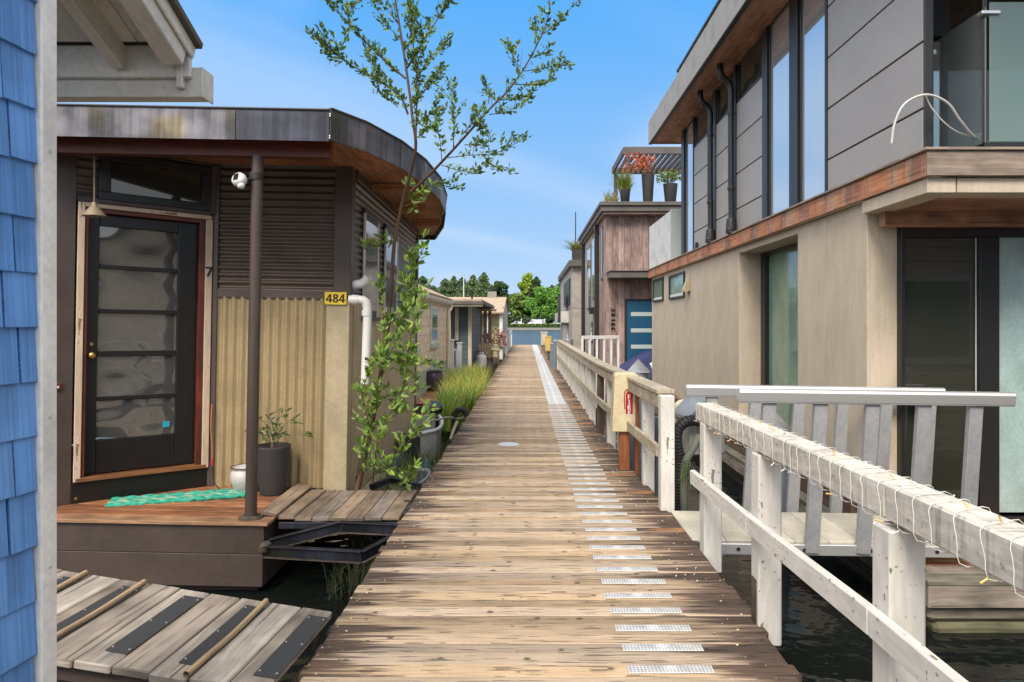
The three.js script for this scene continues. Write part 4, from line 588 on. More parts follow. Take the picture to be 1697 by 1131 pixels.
// ---------------------------------------------------------------- pink timber house and the beige house beyond
{
  const h = thing('pink_timber_house', 'pinkish brown timber house with flat dark roof and teal door', 'house');
  const D0 = 17, x0 = 1.95; slab('core', M.pinkWoodB, h, x0 + .02, 7, -.4, 4.3, -23.6, -D0 - .03);
  for (let i = 0; i < 24; i++) slab('board', [M.pinkWood, M.pinkWoodB, wood([.43, .315, .29])][(i * 7) % 3], h, x0 + i * .15 + .002, x0 + .15 + i * .15 - .002, -.3, 4.15, -D0 - .028, -D0, { v: i % 6, g: 1 });
  const sidePan = [M.pinkWood, M.greyHouse]; for (let i = 0; i < 11; i++) slab('board', sidePan[i > 5 ? 1 : 0], h, x0 - .012, x0 + .018, -.3, 4.2, -D0 - .02 - (i + 1) * .59, -D0 - .024 - i * .59, { v: i % 5, g: 1 });
  for (const [d0, d1, y0, y1] of [[17.6, 18.0, 2.6, 4.0], [19.4, 20.4, 2.2, 4.0], [20.9, 22.2, 1.9, 3.9], [20.3, 20.9, .9, 1.5]]) { const w = new THREE.Group(); w.name = 'window'; h.add(w); slab('frame', M.frame, w, x0 - .03, x0 - .013, y0, y1, -d1, -d0); slab('pane', M.skyTintedMirror, w, x0 - .036, x0 - .031, y0 + .05, y1 - .05, -d1 + .05, -d0 - .05); }
  slab('downpipe', M.frame, h, x0 - .13, x0 - .02, -.3, 4.2, -18.75, -18.62); slab('downpipe', M.frame, h, x0 - .13, x0 - .02, -.3, 4.2, -23.3, -23.15); slab('wall_lamp', M.frame, h, x0 - .16, x0 - .014, 1.75, 1.95, -20, -19.9);
  slab('roof', M.greyRoof, h, x0 - .16, 7.2, 4.22, 4.36, -23.9, -D0 + .35); slab('roof_edge', M.greyRoof, h, x0 - .2, 7.2, 4.361, 4.45, -23.95, -D0 + .4); slab('soffit', M.pinkWoodB, h, x0 - .1, 7, 4.16, 4.21, -23.8, -D0 + .3);
  slab('door_canopy', M.greyRoof, h, x0 + .02, 5.2, 2.58, 2.72, -D0 - .02, -D0 + .62); slab('canopy_lip', M.frame, h, x0 + .0, 5.22, 2.721, 2.75, -D0 - .02, -D0 + .64);
  const door = new THREE.Group(); door.name = 'garage_door'; h.add(door); slab('leaf', M.teal, door, 2.46, 4.1, -.2, 2.04, -D0 + .002, -D0 + .03); slab('frame', M.frame, door, 2.41, 2.458, -.2, 2.09, -D0 + .001, -D0 + .04); slab('frame', M.frame, door, 2.459, 4.1, 2.042, 2.09, -D0 + .001, -D0 + .04);
  for (let i = 0; i < 5; i++) slab('lite', M.frosted, door, 2.56, 3.4, 1.66 - i * .405, 1.76 - i * .405, -D0 + .031, -D0 + .04);
  [...'2818C'].forEach((c, i) => text('house_number', c, .105, M.frame, h, [2.12, 1.82 - i * .118, -D0 + .004], [0, 0, -Math.PI / 2], .03));
  const pg = thing('roof_pergola', 'grey slatted steel pergola on the roof of pink house', 'pergola', [0, 4.45, 0]); for (const [x, d] of [[2.52, 17.3], [2.52, 19.6], [5, 17.3], [5, 19.6]]) slab('post', M.greyRoof, pg, x - .05, x + .05, 0, 1.32, -d - .05, -d + .05, { g: 1 }); for (const [a, b, c, d] of [[2.45, 5.1, 17.25, 17.33], [2.45, 5.1, 19.55, 19.63]]) slab('beam', M.greyRoof, pg, a, b, 1.32, 1.5, -d, -c); for (let i = 0; i < 18; i++) slab('slat', M.greyRoof, pg, 2.45 + i * .15, 2.49 + i * .15, 1.36, 1.48, -19.54, -17.34); for (const x of [2.43, 5.12]) slab('beam', M.greyRoof, pg, x - .02, x + .02, 1.32, 1.5, -19.6, -17.28);
  const tubs = [[2.42, 'low dark roof planter full of yellow green grass', .34, .36, 'grass'], [2.99, 'tall dark roof planter with an orange leaved maple', .32, .74, 'maple'], [3.55, 'rounded dark roof planter with green shrub beside the maple', .36, .5, 'shrub']];
  for (const [x, label, w, hh, k] of tubs) {
    const t = thing('roof_planter', label, 'planter', [x, 4.45, -17.0]); lathe('tub', M.planter, t, [0, 0, 0], [[0, 0], [w * .36, 0], [w * .5, hh], [w * .46, hh], [w * .42, hh - .06], [0, hh - .06]], 4 + (k !== 'grass') * 20).rotation.y = .78;
    if (k === 'grass') { const b = []; for (let i = 0; i < 420; i++) b.push([V(rr(-.12, .12), hh - .06, rr(-.1, .1)), V(rr(-.45, .3), 0, rr(-.3, .3)), rr(.2, .75), .02, tint(rnd() < .5 ? [.32, .33, .05] : [.14, .23, .04])]); for (let i = 0; i < 160; i++) b.push([V(rr(-.5, -.2), .0, rr(-.1, .2)), V(rr(-.2, .2), 0, rr(-.2, .2)), rr(.1, .45), .02, tint([.36, .30, .06])]); tag(part('foliage', blades(b), M.leaf, t), null, null, null, 'stuff'); }
    else { const l = []; const c = k === 'maple' ? [.50, .13, .035] : [.16, .24, .05]; for (let s = 0; s < 7; s++) { const e = k === 'maple' ? V(rr(-.5, .25), hh + rr(.12, .55), rr(-.25, .25)) : V(rr(-.25, .4), hh + rr(0, .3), rr(-.25, .25)); tube('stem', M.stem, t, [V(0, hh - .08, 0), V(e.x * .4, lerp(hh, e.y, .6), e.z * .4), e], .012, 5, 8, .4); for (let i = 0; i < 60; i++) l.push([V(e.x + rr(-.18, .18), e.y + rr(-.1, .1), e.z + rr(-.18, .18)), V(rr(-1, 1), rr(-.8, .6), rr(-1, 1)).normalize(), rr(.05, .1), rr(.03, .05), tint(c)]); } tag(part('foliage', leaves(l), M.leaf, t), null, null, null, 'stuff'); }
  }
}
{
  const h = thing('beige_box_house', 'plain beige boxy house with dark side window past the pink one', 'house');
  slab('wall', M.greyHouse, h, 1.62, 6, -.4, 2.02, -34, -25, { v: 1 }); slab('wall', M.greyHouse, h, 1.62, 6, 2.035, 3.55, -34, -25.01, { v: 2 }); slab('joint', M.frame, h, 1.64, 6, 2.021, 2.034, -33.9, -25.02); slab('panel_seam', M.greyRoof, h, 2.07, 2.085, -.3, 3.5, -25.01, -24.995);
  slab('roof', M.greyRoof, h, 1.5, 6.1, 3.552, 3.78, -34.1, -24.8); slab('balcony', M.gutterWhite, h, 1.3, 1.615, 1.5, 1.95, -33, -27); slab('side_door', M.cleanWhite, h, 1.58, 1.615, -.2, 1.4, -31, -27.5); slab('screen', M.frame, h, 1.26, 1.298, 1.5, 2.6, -29, -27.2); slab('side_window', M.frame, h, 1.57, 1.618, 2.2, 3.2, -30, -26);
  const t = thing('roof_planter', 'square roof planter of long yellow grasses on the beige house', 'planter', [1.95, 3.78, -25.4]); part('tub', cbox(.6, .42, .5, .01), M.planter, t, [0, .21, 0]); const b = []; for (let i = 0; i < 500; i++) b.push([V(rr(-.28, .28), .36, rr(-.2, .2)), V(rr(-.75, .4), 0, rr(-.4, .4)), rr(.15, .6), .03, tint(rnd() < .6 ? [.42, .34, .06] : [.18, .24, .05])]); tag(part('foliage', blades(b), M.leaf, t), null, null, null, 'stuff');
  const m = thing('roof_mast', 'thin dark mast standing on the beige house roof', 'mast', [1.8, 3.78, -25.8]); cyl('pole', M.frame, m, [0, .95, 0], .018, .025, 1.9, 8); cyl('foot', M.frame, m, [0, .03, 0], .06, .07, .06, 10);
}
{ // posts and cabinets far down the right edge
  for (const [x, d, hh, r, label] of [[.90, 22.3, .92, .09, 'round grey post at the far end of the fence'], [.83, 23.1, .80, .08, 'shorter grey post just beyond the fence end']]) { const p = thing('dock_bollard', label, 'post', [x, 0, -d]); cyl('shaft', M.greenBin, p, [0, hh / 2 - .02, 0], r, r, hh, 16); lathe('cap', M.galv, p, [0, hh - .02, 0], [[r * 1.1, 0], [r * 1.1, .03], [0, .05]], 16); }
  const pp = thing('dock_bollard', 'square brown post against the far fence end', 'post', [.985, 0, -22.0]); slab('shaft', M.beamWood, pp, -.07, .07, -.1, .9, -.07, .07, { g: 1 }); slab('cap', M.galv, pp, -.075, .075, .901, .92, -.075, .075);
  const y = thing('hose_cabinet', 'yellow hose cabinet standing far along the right dock edge', 'cabinet', [.80, 0, -27]); slab('body', M.yellowBox, y, -.11, .13, .36, .93, -.14, .14, { b: .03 }); slab('lid', M.yellowBox, y, -.12, .14, .931, .96, -.15, .15, { b: .01 }); slab('leg', M.beamWood, y, -.03, .05, -.02, .358, -.04, .04);
  const w = thing('dock_box', 'white cabinet on wooden stand far beyond the yellow one', 'cabinet', [.78, 0, -33]); slab('body', M.cream, w, -.15, .16, .4, 1.0, -.15, .15, { b: .03 }); slab('lid', M.trimWhite, w, -.17, .18, 1.001, 1.05, -.17, .17, { b: .01 }); for (const s of [-.1, .1]) bar('leg', M.cedarDeckB, w, V(s * 1.6, -.02, .1), V(s * .6, .4, 0), .05, .05);
  const g = thing('grey_drum', 'grey lidded drum beside the far white railing', 'drum', [1.26, .0, -21.3]); lathe('body', M.galv, g, [0, 0, 0], [[0, -.5], [.14, -.5], [.15, .95], [.155, .96], [.155, .99], [0, 1.0]], 20); lathe('hoop', M.aluDull, g, [0, .6, 0], [[.152, .015], [.158, 0], [.152, -.015]], 20);
  whiteRail('dock_end_railing', 'white railing at the far end of dock by the lake', [-1.1, 45.8], [-1.05, 38], .95, 7);
}
console.log('right side done');

// ---------------------------------------------------------------- sapling growing in front of the brown house
{
  const t = thing('sapling', 'slender young tree with sparse green leaves against the sky', 'tree', [-1.5, -.3, -6.05]);
  const o = t.position.clone(), Q = (x, y, d) => P(x, y, d).sub(o);
  const L = [], gA = [.10, .19, .03], gB = [.18, .30, .04], gC = [.065, .13, .03], gD = [.26, .40, .06];
  const leafy = (pts, dens, size, from = .12, cols = [gA, gA, gB, gC]) => {
    const c = new THREE.CatmullRomCurve3(pts, false, 'centripetal'), len = c.getLength(), n = Math.round(len * dens);
    for (let i = 0; i < n; i++) { const u = lerp(from, 1, (i + rnd()) / n), p = c.getPointAt(Math.min(1, u)), tg = c.getTangentAt(Math.min(1, u)); const k = Math.floor(rr(3, 7)); for (let j = 0; j < k; j++) { const d = tg.clone().multiplyScalar(.55).add(V(rr(-1, 1), rr(-.35, .95), rr(-1, 1))).normalize(); L.push([p.clone().add(V(rr(-.02, .02), rr(-.02, .02), rr(-.02, .02))), d, size * rr(.55, 1.5), size * rr(.36, .62), tint(cols[Math.floor(rnd() * cols.length)])]); } }
  };
  const branch = (a, r, taper = .3, dens = 0, size = .05, from, cols) => { const pts = a.map(([x, y, d]) => Q(x, y, d)); tube('branch', M.bark, t, pts, r, 7, a.length * 5, taper); if (dens) { leafy(pts, dens, size, from, cols); const c = new THREE.CatmullRomCurve3(pts, false, 'centripetal'), n = Math.max(2, Math.round(c.getLength() * 7)); for (let i = 0; i < n; i++) { const u = rr(.2, .95), p = c.getPointAt(u), e = p.clone().add(c.getTangentAt(u).multiplyScalar(.09)).add(V(rr(-.1, .1), rr(-.02, .12), rr(-.1, .1))); tube('twig', M.bark, t, [p, p.clone().lerp(e, .5).add(V(0, .008, 0)), e], .0022, 5, 5, .5); leafy([p, e], dens * .9, size * .9, .3, cols); } } };
  const trunk = [[592, 812, 6.08], [612, 720, 6.07], [628, 640, 6.05], [640, 560, 6.02], [648, 480, 6.0], [654, 400, 5.95], [668, 330, 5.85], [682, 280, 5.72], [689, 240, 5.6], [684, 200, 5.55], [678, 150, 5.55], [668, 80, 5.55], [655, 0, 5.55], [646, -70, 5.55]].map(q => Q(...q));
  tube('trunk', M.bark, t, trunk, .026, 10, 80, .22);
  const d = 5.56, S = a => a.map(([x, y], i) => [x, y, d + .1 * Math.sin(x * .05 + i)]);
  for (const [a, r, n] of [
    [[[689, 232], [690, 120], [683, 60], [680, -30]], .008, 26], [[[676, 190], [665, 163], [618, 128], [572, 102], [534, 69], [513, 55]], .009, 30], [[[672, 130], [636, 99], [607, 70], [577, 38], [548, 9], [530, -10]], .009, 26],
    [[[672, 117], [694, 82], [723, 35], [744, 6], [765, -20]], .008, 26], [[[682, 140], [703, 111], [735, 73]], .005, 26], [[[685, 178], [700, 155], [732, 122]], .005, 28], [[[688, 230], [704, 218], [724, 202]], .004, 30], [[[690, 206], [712, 190], [722, 186]], .004, 34], [[[668, 85], [690, 50], [688, 10]], .005, 30],
    [[[668, 70], [640, 40], [630, 25]], .004, 24], [[[660, 40], [640, 15], [625, -2]], .004, 22], [[[618, 128], [620, 105], [605, 95]], .003, 26], [[[577, 60], [580, 20], [582, 5]], .003, 22], [[[572, 102], [560, 85], [575, 62]], .003, 24], [[[534, 69], [545, 92], [560, 108]], .003, 26], [[[660, 178], [640, 160], [622, 150]], .003, 26],
  ]) branch(S(a), r, .3, n * 1.15, .046, .06);
  branch([[681, 318, 5.75], [706, 295, 5.66], [738, 262, 5.56], [770, 227, 5.5], [811, 181, 5.45], [840, 152, 5.42], [866, 117, 5.4], [892, 70, 5.4], [907, 32, 5.4], [912, -8, 5.4]], .013, .25, 7, .045, .35);
  for (const a of [
    [[738, 262], [782, 257], [820, 254], [869, 230]], [[799, 257], [820, 277], [843, 283]], [[732, 274], [764, 283], [799, 286]], [[715, 300], [741, 309], [764, 313]], [[751, 251], [752, 204], [747, 140]], [[732, 265], [728, 227], [720, 210]], [[767, 222], [785, 198], [788, 181]], [[823, 169], [811, 152], [799, 131]], [[828, 166], [855, 163], [884, 159]], [[811, 190], [852, 184]],
    [[859, 122], [852, 96], [840, 66]], [[869, 118], [913, 111], [940, 106]], [[855, 140], [904, 137], [919, 121]], [[892, 66], [881, 32]], [[898, 58], [925, 38], [940, 20]], [[881, 96], [910, 85]], [[770, 240], [800, 240], [815, 228]], [[790, 205], [800, 215], [795, 205]],
  ]) branch(a.map(([x, y], i) => [x, y, 5.42 + .08 * Math.sin(x + i)]), .004, .4, 26, .043, .18);
  // leafy shoots round the foot
  for (const a of [[[598, 800], [622, 690], [645, 600], [668, 500], [672, 420]], [[604, 800], [640, 720], [662, 640], [690, 560], [700, 470]], [[592, 800], [600, 720], [612, 650], [622, 560], [630, 470]], [[610, 800], [660, 760], [690, 720], [705, 690]], [[600, 790], [640, 770], [668, 800], [690, 780]], [[628, 640], [650, 600], [690, 600], [720, 610]], [[640, 560], [665, 520], [700, 500]], [[648, 470], [680, 440], [695, 410]], [[654, 410], [636, 400], [622, 410]], [[668, 335], [690, 318], [700, 350]], [[615, 700], [650, 660], [680, 650], [705, 640]], [[640, 690], [670, 680], [695, 700]]])
    branch(a.map(([x, y], i) => [x + 14 * Math.sin(x * .7 + i * 2.1), y, 5.98 - .06 * i + .1 * Math.sin(x)]), .006, .4, 12, .074, .1, [gB, gD, gD, gA]);
  const lf = part('foliage', leaves(L), M.leaf, t); lf.userData.kind = 'stuff';
}
// ---------------------------------------------------------------- weeds and grasses on the left edge
function grass(name, label, list) { const o = part(name, blades(list), M.leaf, scene); tag(o, label, 'grass', null, 'stuff'); return o; }
{
  const l = []; for (let i = 0; i < 1500; i++) { const d = rr(6.15, 8.6); l.push([V(rr(-1.56, -1.05), -.42 + rr(0, .12), -d), V(rr(-.2, .2), 0, rr(-.2, .2)), rr(.12, .46), rr(.006, .014), tint(rnd() < .25 ? [.30, .24, .10] : [.10, .17, .03])]); }
  for (let i = 0; i < 500; i++) l.push([V(rr(-1.5, -1.0), -.5, -rr(4.9, 6.1)), V(rr(-.12, .2), 0, rr(-.15, .15)), rr(.08, .34), rr(.004, .01), tint([.07, .085, .025])]);
  grass('bank_weeds', 'wild green weeds growing at the foot of the sapling', l);
  const bank = part('weed_mat', prism([[-1.6, 6.2], [-1.1, 6.3], [-1.06, 8.4], [-1.62, 8.8]], .18, .03), M.soil, scene, [0, -.62, 0]); tag(bank, 'dark floating soil mat under the weeds beside brown house', 'soil');
  const s = []; for (let i = 0; i < 5200; i++) { const a = rnd() * 6.28, r = Math.sqrt(rnd()), e = rnd() < .58, cx = e ? -1.42 : -1.75, cd = e ? 14.6 : 19, x = cx + Math.cos(a) * r * (e ? .36 : .55), d = cd + Math.sin(a) * r * (e ? 2.6 : 2.6); const yel = (d > 14 ? .62 : .3); s.push([V(x, -.42, -d), V(rr(-.4, .42) * (d > 13.5 ? 1.1 : .6), 0, rr(-.45, .45)), rr(.42, .95), rr(.012, .024), tint(rnd() < yel ? [.52, .46, .08] : [.17, .34, .04])]); }
  grass('sedge_clumps', 'tall yellow green sedge clumps along the left dock edge', s);
}
// ---------------------------------------------------------------- cream house deck, pot, dinghy
{
  const k = thing('cedar_deck', 'low reddish cedar deck with purple pot on the left', 'deck'); for (let i = 0; i < 30; i++) { const z = -13.6 - i * .2; slab('deck_board', [M.cedarDeck, M.cedarDeckB, wood([.44, .20, .09], .6)][(i * 7) % 3], k, -4.2, -1.78 + rr(-.01, .01), -.13, -.1, z - .194, z, { v: i % 6, g: 0 }); } slab('rim', M.darkWood, k, -4.2, -1.83, -.4, -.132, -13.68, -13.62); slab('rim', M.darkWood, k, -1.86, -1.815, -.4, -.132, -19.5, -13.7);
  const st = thing('deck_step', 'lower cedar step float below the reddish deck', 'step'); for (let i = 0; i < 6; i++) slab('board', i % 2 ? M.cedarDeck : M.cedarDeckB, st, -3.4, -1.72 - .05 * (5 - i) * .4, -.24, -.215, -11.85 - (i + 1) * .16, -11.85 - i * .16 - .006, { v: i }); slab('float_box', mat([.07, .06, .045], .8), st, -3.3, -1.86, -.56, -.245, -12.75, -11.93); slab('tag_plate', M.cleanWhite, st, -2.2, -2.05, -.4, -.33, -11.93, -11.92);
  const p = thing('purple_pot', 'big glossy purple glazed pot standing on the cedar deck', 'pot', [-2.23, -.1, -16]); lathe('bowl', M.purple, p, [0, 0, 0], [[0, 0], [.14, 0], [.16, .02], [.225, .2], [.245, .32], [.235, .4], [.215, .43], [.225, .445], [.24, .45], [.23, .46], [.2, .44], [.2, .4], [0, .38]], 36); lathe('rim', mat([.02, .011, .022], .3), p, [0, .456, 0], [[.2, 0], [.243, .0], [.243, .012], [.2, .012]], 36);
  // dinghy with its outboard
  const d = thing('dinghy', 'small grey white dinghy moored bow out beside the dock', 'boat', [-1.62, WATER, -9.6]); d.rotation.y = .16;
  const sec = [[-1.1, .10, .30, .62], [-.7, .30, .34, .60], [0, .40, .36, .56], [.8, .42, .36, .54], [1.1, .40, .36, .54]], pos = [], idx = []; const R = 12;
  sec.forEach(([z, w, y, top]) => { for (let i = 0; i <= R; i++) { const a = i / R * Math.PI; pos.push(-Math.cos(a) * w, top - Math.pow(Math.sin(a), .6) * (top + .05), z); } }); for (let s = 0; s < sec.length - 1; s++) for (let i = 0; i < R; i++) { const a = s * (R + 1) + i; idx.push(a, a + 1, a + R + 1, a + 1, a + R + 2, a + R + 1); }
  const hg = new THREE.BufferGeometry(); hg.setAttribute('position', new THREE.Float32BufferAttribute(pos, 3)); hg.setIndex(idx); hg.computeVertexNormals(); uvMetres(hg); part('hull', hg, M.hull, d, [0, 0, 0], [0, Math.PI, 0]);
  for (const s of [-1, 1]) tube('gunwale', M.cleanWhite, d, sec.map(([z, w, y, top]) => V(s * w, top + .01, -z)), .025, 8, 24); slab('bow_plate', M.hullDark, d, -.1, .1, .3, .6, 1.095, 1.125); slab('thwart', M.greyWood, d, -.38, .38, .36, .39, -.2, .05); slab('transom', M.hull, d, -.4, .4, .05, .56, -1.14, -1.1);
  const c = thing('canoe', 'black kayak wedged between dinghy and dock edge', 'boat', [-1.19, WATER, -7.5]); const kg = new THREE.SphereGeometry(1, 24, 14); kg.scale(.17, .2, 1.35); part('hull', kg, M.hullDark, c, [0, .18, 0], [.06, .1, .15]); const cg = new THREE.TorusGeometry(.14, .02, 8, 24); cg.scale(.8, 2.2, 1); part('cockpit_rim', cg, M.aluDull, c, [0, .36, .2], [Math.PI / 2 + .06, 0, .1]); const tg = new THREE.SphereGeometry(.16, 16, 10); tg.scale(.8, .55, 1.7); part('bow_deck', tg, M.galv, c, [.0, .2, .95], [0, .1, 0]);
  const m = thing('outboard_motor', 'black outboard motor tilted up behind the grey dinghy', 'outboard motor', [-1.52, .02, -10.9]); const cw = new THREE.SphereGeometry(.5, 24, 16); cw.scale(.3, .2, .5); part('cowl', cw, M.black, m, [0, .12, 0], [.1, .5, .1]); slab('leg', M.hullDark, m, -.05, .05, -.5, .08, -.1, .08); tube('tiller', M.hullDark, m, [V(-.05, .13, .1), V(-.35, .14, .12), V(-.7, .13, .1)], .022, 8); slab('bracket', M.hullDark, m, -.12, .12, -.2, .0, .081, .16); lathe('propeller_hub', M.hullDark, m, [0, -.42, -.14], [[0, .06], [.03, .04], [.035, -.05], [0, -.06]], 12);
  const bb = thing('mooring_hoop', 'bent black hose hoop with rope at the dock edge', 'hoop'); tube('hoop', M.blackMatte, bb, [P(755, 720, 9.6), P(753, 695, 9.6), P(758, 681, 9.6), P(768, 680, 9.6), P(774, 690, 9.6)], .04, 10, 30); tube('rope', M.railTan, bb, [P(705, 700, 9.5), P(725, 696, 9.5), P(742, 692, 9.55), P(762, 694, 9.6), P(776, 688, 9.7)], .014, 7, 30); tube('pole', M.railTan, bb, [P(746, 730, 9), P(752, 712, 9.2), P(757, 700, 9.4)], .022, 7);
}
// ---------------------------------------------------------------- houses along the left edge
function siding(h, ms, x0, x1, y0, y1, z0, z1, pitch, alongX) {   // lapped boards on a wall; faces +z if alongX, else faces +x
  let i = 0; for (let y = y0; y < y1 - .01; y += pitch, i++) { const t = Math.min(pitch - .008, y1 - y), o = part('siding_board', alongX ? cbox(Math.abs(x1 - x0), t, .018, .002, i % 4) : cbox(.018, t, Math.abs(z1 - z0), .002, i % 4), ms[i % ms.length], h, alongX ? [(x0 + x1) / 2, y + t / 2, z1] : [x1, y + t / 2, (z0 + z1) / 2]); if (alongX) o.rotation.x = -.05; else o.rotation.z = -.05; }
}
{
  const h = thing('cream_cottage', 'cream cottage with mint base band and curved white gutter', 'house'), X = -2.36;
  slab('core', M.creamSidingB, h, -6, X - .02, -.3, 2.1, -20, -13.4); siding(h, [M.mint], -6, X, -.12, .42, -20, -13.4, .14, false); siding(h, [M.creamSiding, M.creamSidingB], -6, X, .42, 2.0, -20, -13.4, .2, false); siding(h, [M.creamSiding, M.creamSidingB], -6, X - .03, .0, 2.0, -13.4, -13.38, .2, true);
  for (const [d0, d1] of [[13.7, 14.5], [16.4, 17.6]]) { const w = new THREE.Group(); w.name = 'window'; h.add(w); slab('frame', M.trimWhite, w, X + .012, X + .04, .98, 1.9, -d1, -d0); slab('pane', M.houseGlass, w, X + .041, X + .046, 1.08, 1.83, -d1 + .16, -d0 - .16); slab('sill', M.mint, w, X + .012, X + .08, .88, .979, -d1 - .05, -d0 + .05); }
  slab('corner_board', M.trimWhite, h, X + .012, X + .04, -.12, 2.05, -20, -19.85, { g: 1 }); const rf = bar('roof', M.roofTan, h, V(X + .12, 2.16, -16.7), V(-6, 3.82, -16.7), 7.1, .06); 
  const gp = [[0, 0], [.08, 0], [.11, .05], [.11, .11], [.1, .11], [.095, .06], [.07, .015], [.01, .015], [.01, .11], [0, .11]]; part('gutter', profile(gp, 6.9), M.gutterWhite, h, [X + .04, 2.02, -20.2]); slab('fascia_board', M.gutterWhite, h, X + .02, X + .04, 1.98, 2.13, -20.2, -13.3);
  tube('downpipe', M.creamSidingB, h, [V(X + .1, 2.04, -20.1), V(X + .1, 1.92, -20.05), V(X + .06, 1.82, -19.8), V(X + .06, 1.72, -19.72), V(X + .06, 1, -19.7), V(X + .06, 0, -19.7)], .045, 10, 40);
}
{
  const h = thing('slate_cottage', 'dark slate blue cottage with cream posts and flat porch roof', 'house');
  slab('core', M.slate, h, -6, -1.94, -.3, 2.12, -29, -23.05); siding(h, [M.slate, M.slateB], -4.6, -1.96, -.2, 2.05, -23.04, -23.02, .16, true); siding(h, [M.slateB, M.slate], -4, -1.92, -.2, 2.05, -27.5, -23.05, .16, false);
  slab('corner_board', M.cream, h, -2.02, -1.90, -.2, 2.08, -23.06, -22.96, { g: 1 }); for (const x of [-2.62, -3.35]) slab('porch_post', M.cream, h, x - .08, x + .08, -.2, 2.08, -22.5, -22.36, { g: 1 });
  const w = new THREE.Group(); w.name = 'window'; h.add(w); slab('pane', M.houseGlass, w, -3.1, -2.42, .95, 1.9, -23.0, -22.99); for (const x of [-3.15, -2.4]) slab('frame', M.cream, w, x - .06, x + .06, .9, 2.0, -23.0, -22.97); slab('sill', M.frame, w, -3.25, -2.3, .84, .9, -23.02, -22.94);
  slab('roof', M.roofTan, h, -6, -1.5, 2.2, 2.26, -29.5, -22); slab('roof_edge', M.greyRoof, h, -6.05, -1.45, 2.1, 2.199, -29.55, -21.95); slab('porch_deck', M.greyWood, h, -4.6, -1.95, -.25, -.12, -23, -22.1); slab('fascia_board', M.cream, h, -6, -1.47, 2.02, 2.098, -22.1, -22.03);
  const f = thing('picket_fence', 'white picket fence before the slate blue cottage', 'fence', [0, 0, 0]); for (const x of [-3.02, -2.16]) { slab('post', M.cleanWhite, f, x - .07, x + .07, -.3, .84, -21.6, -21.46, { g: 1 }); slab('post_cap', M.cleanWhite, f, x - .09, x + .09, .841, .88, -21.62, -21.44); } for (const y of [.02, .62]) slab('rail', M.cleanWhite, f, -2.945, -2.235, y, y + .05, -21.55, -21.51); for (let i = 0; i < 5; i++) slab('picket', M.cleanWhite, f, -2.88 + i * .15, -2.83 + i * .15, .072, .618, -21.55, -21.52, { g: 1 });
  const gp = thing('gate_post', 'tall white post at the cream cottage corner', 'post', [-2.33, -.2, -20.6]); slab('shaft', M.cleanWhite, gp, -.09, .09, -.2, 1.15, -.09, .09, { g: 1 }); slab('cap', M.cleanWhite, gp, -.11, .11, 1.151, 1.2, -.11, .11); bar('hand_rail', M.tanWood, gp, V(.0, .1, .3), V(.75, -.02, .5), .06, .05);
  const pr = thing('porch_posts', 'row of grey porch posts and roof beyond the slate cottage', 'porch'); for (const [x, d] of [[-1.95, 27.8], [-1.78, 28.4], [-1.62, 29]]) slab('post', M.greyWoodB, pr, x - .07, x + .07, -.25, 1.98, -d - .07, -d + .07, { g: 1 }); slab('roof', M.roofTan, pr, -4, -1.36, 1.99, 2.06, -29.6, -27.2); slab('deck', M.beamWood, pr, -4, -1.3, -.3, -.14, -31.5, -24.5);
}
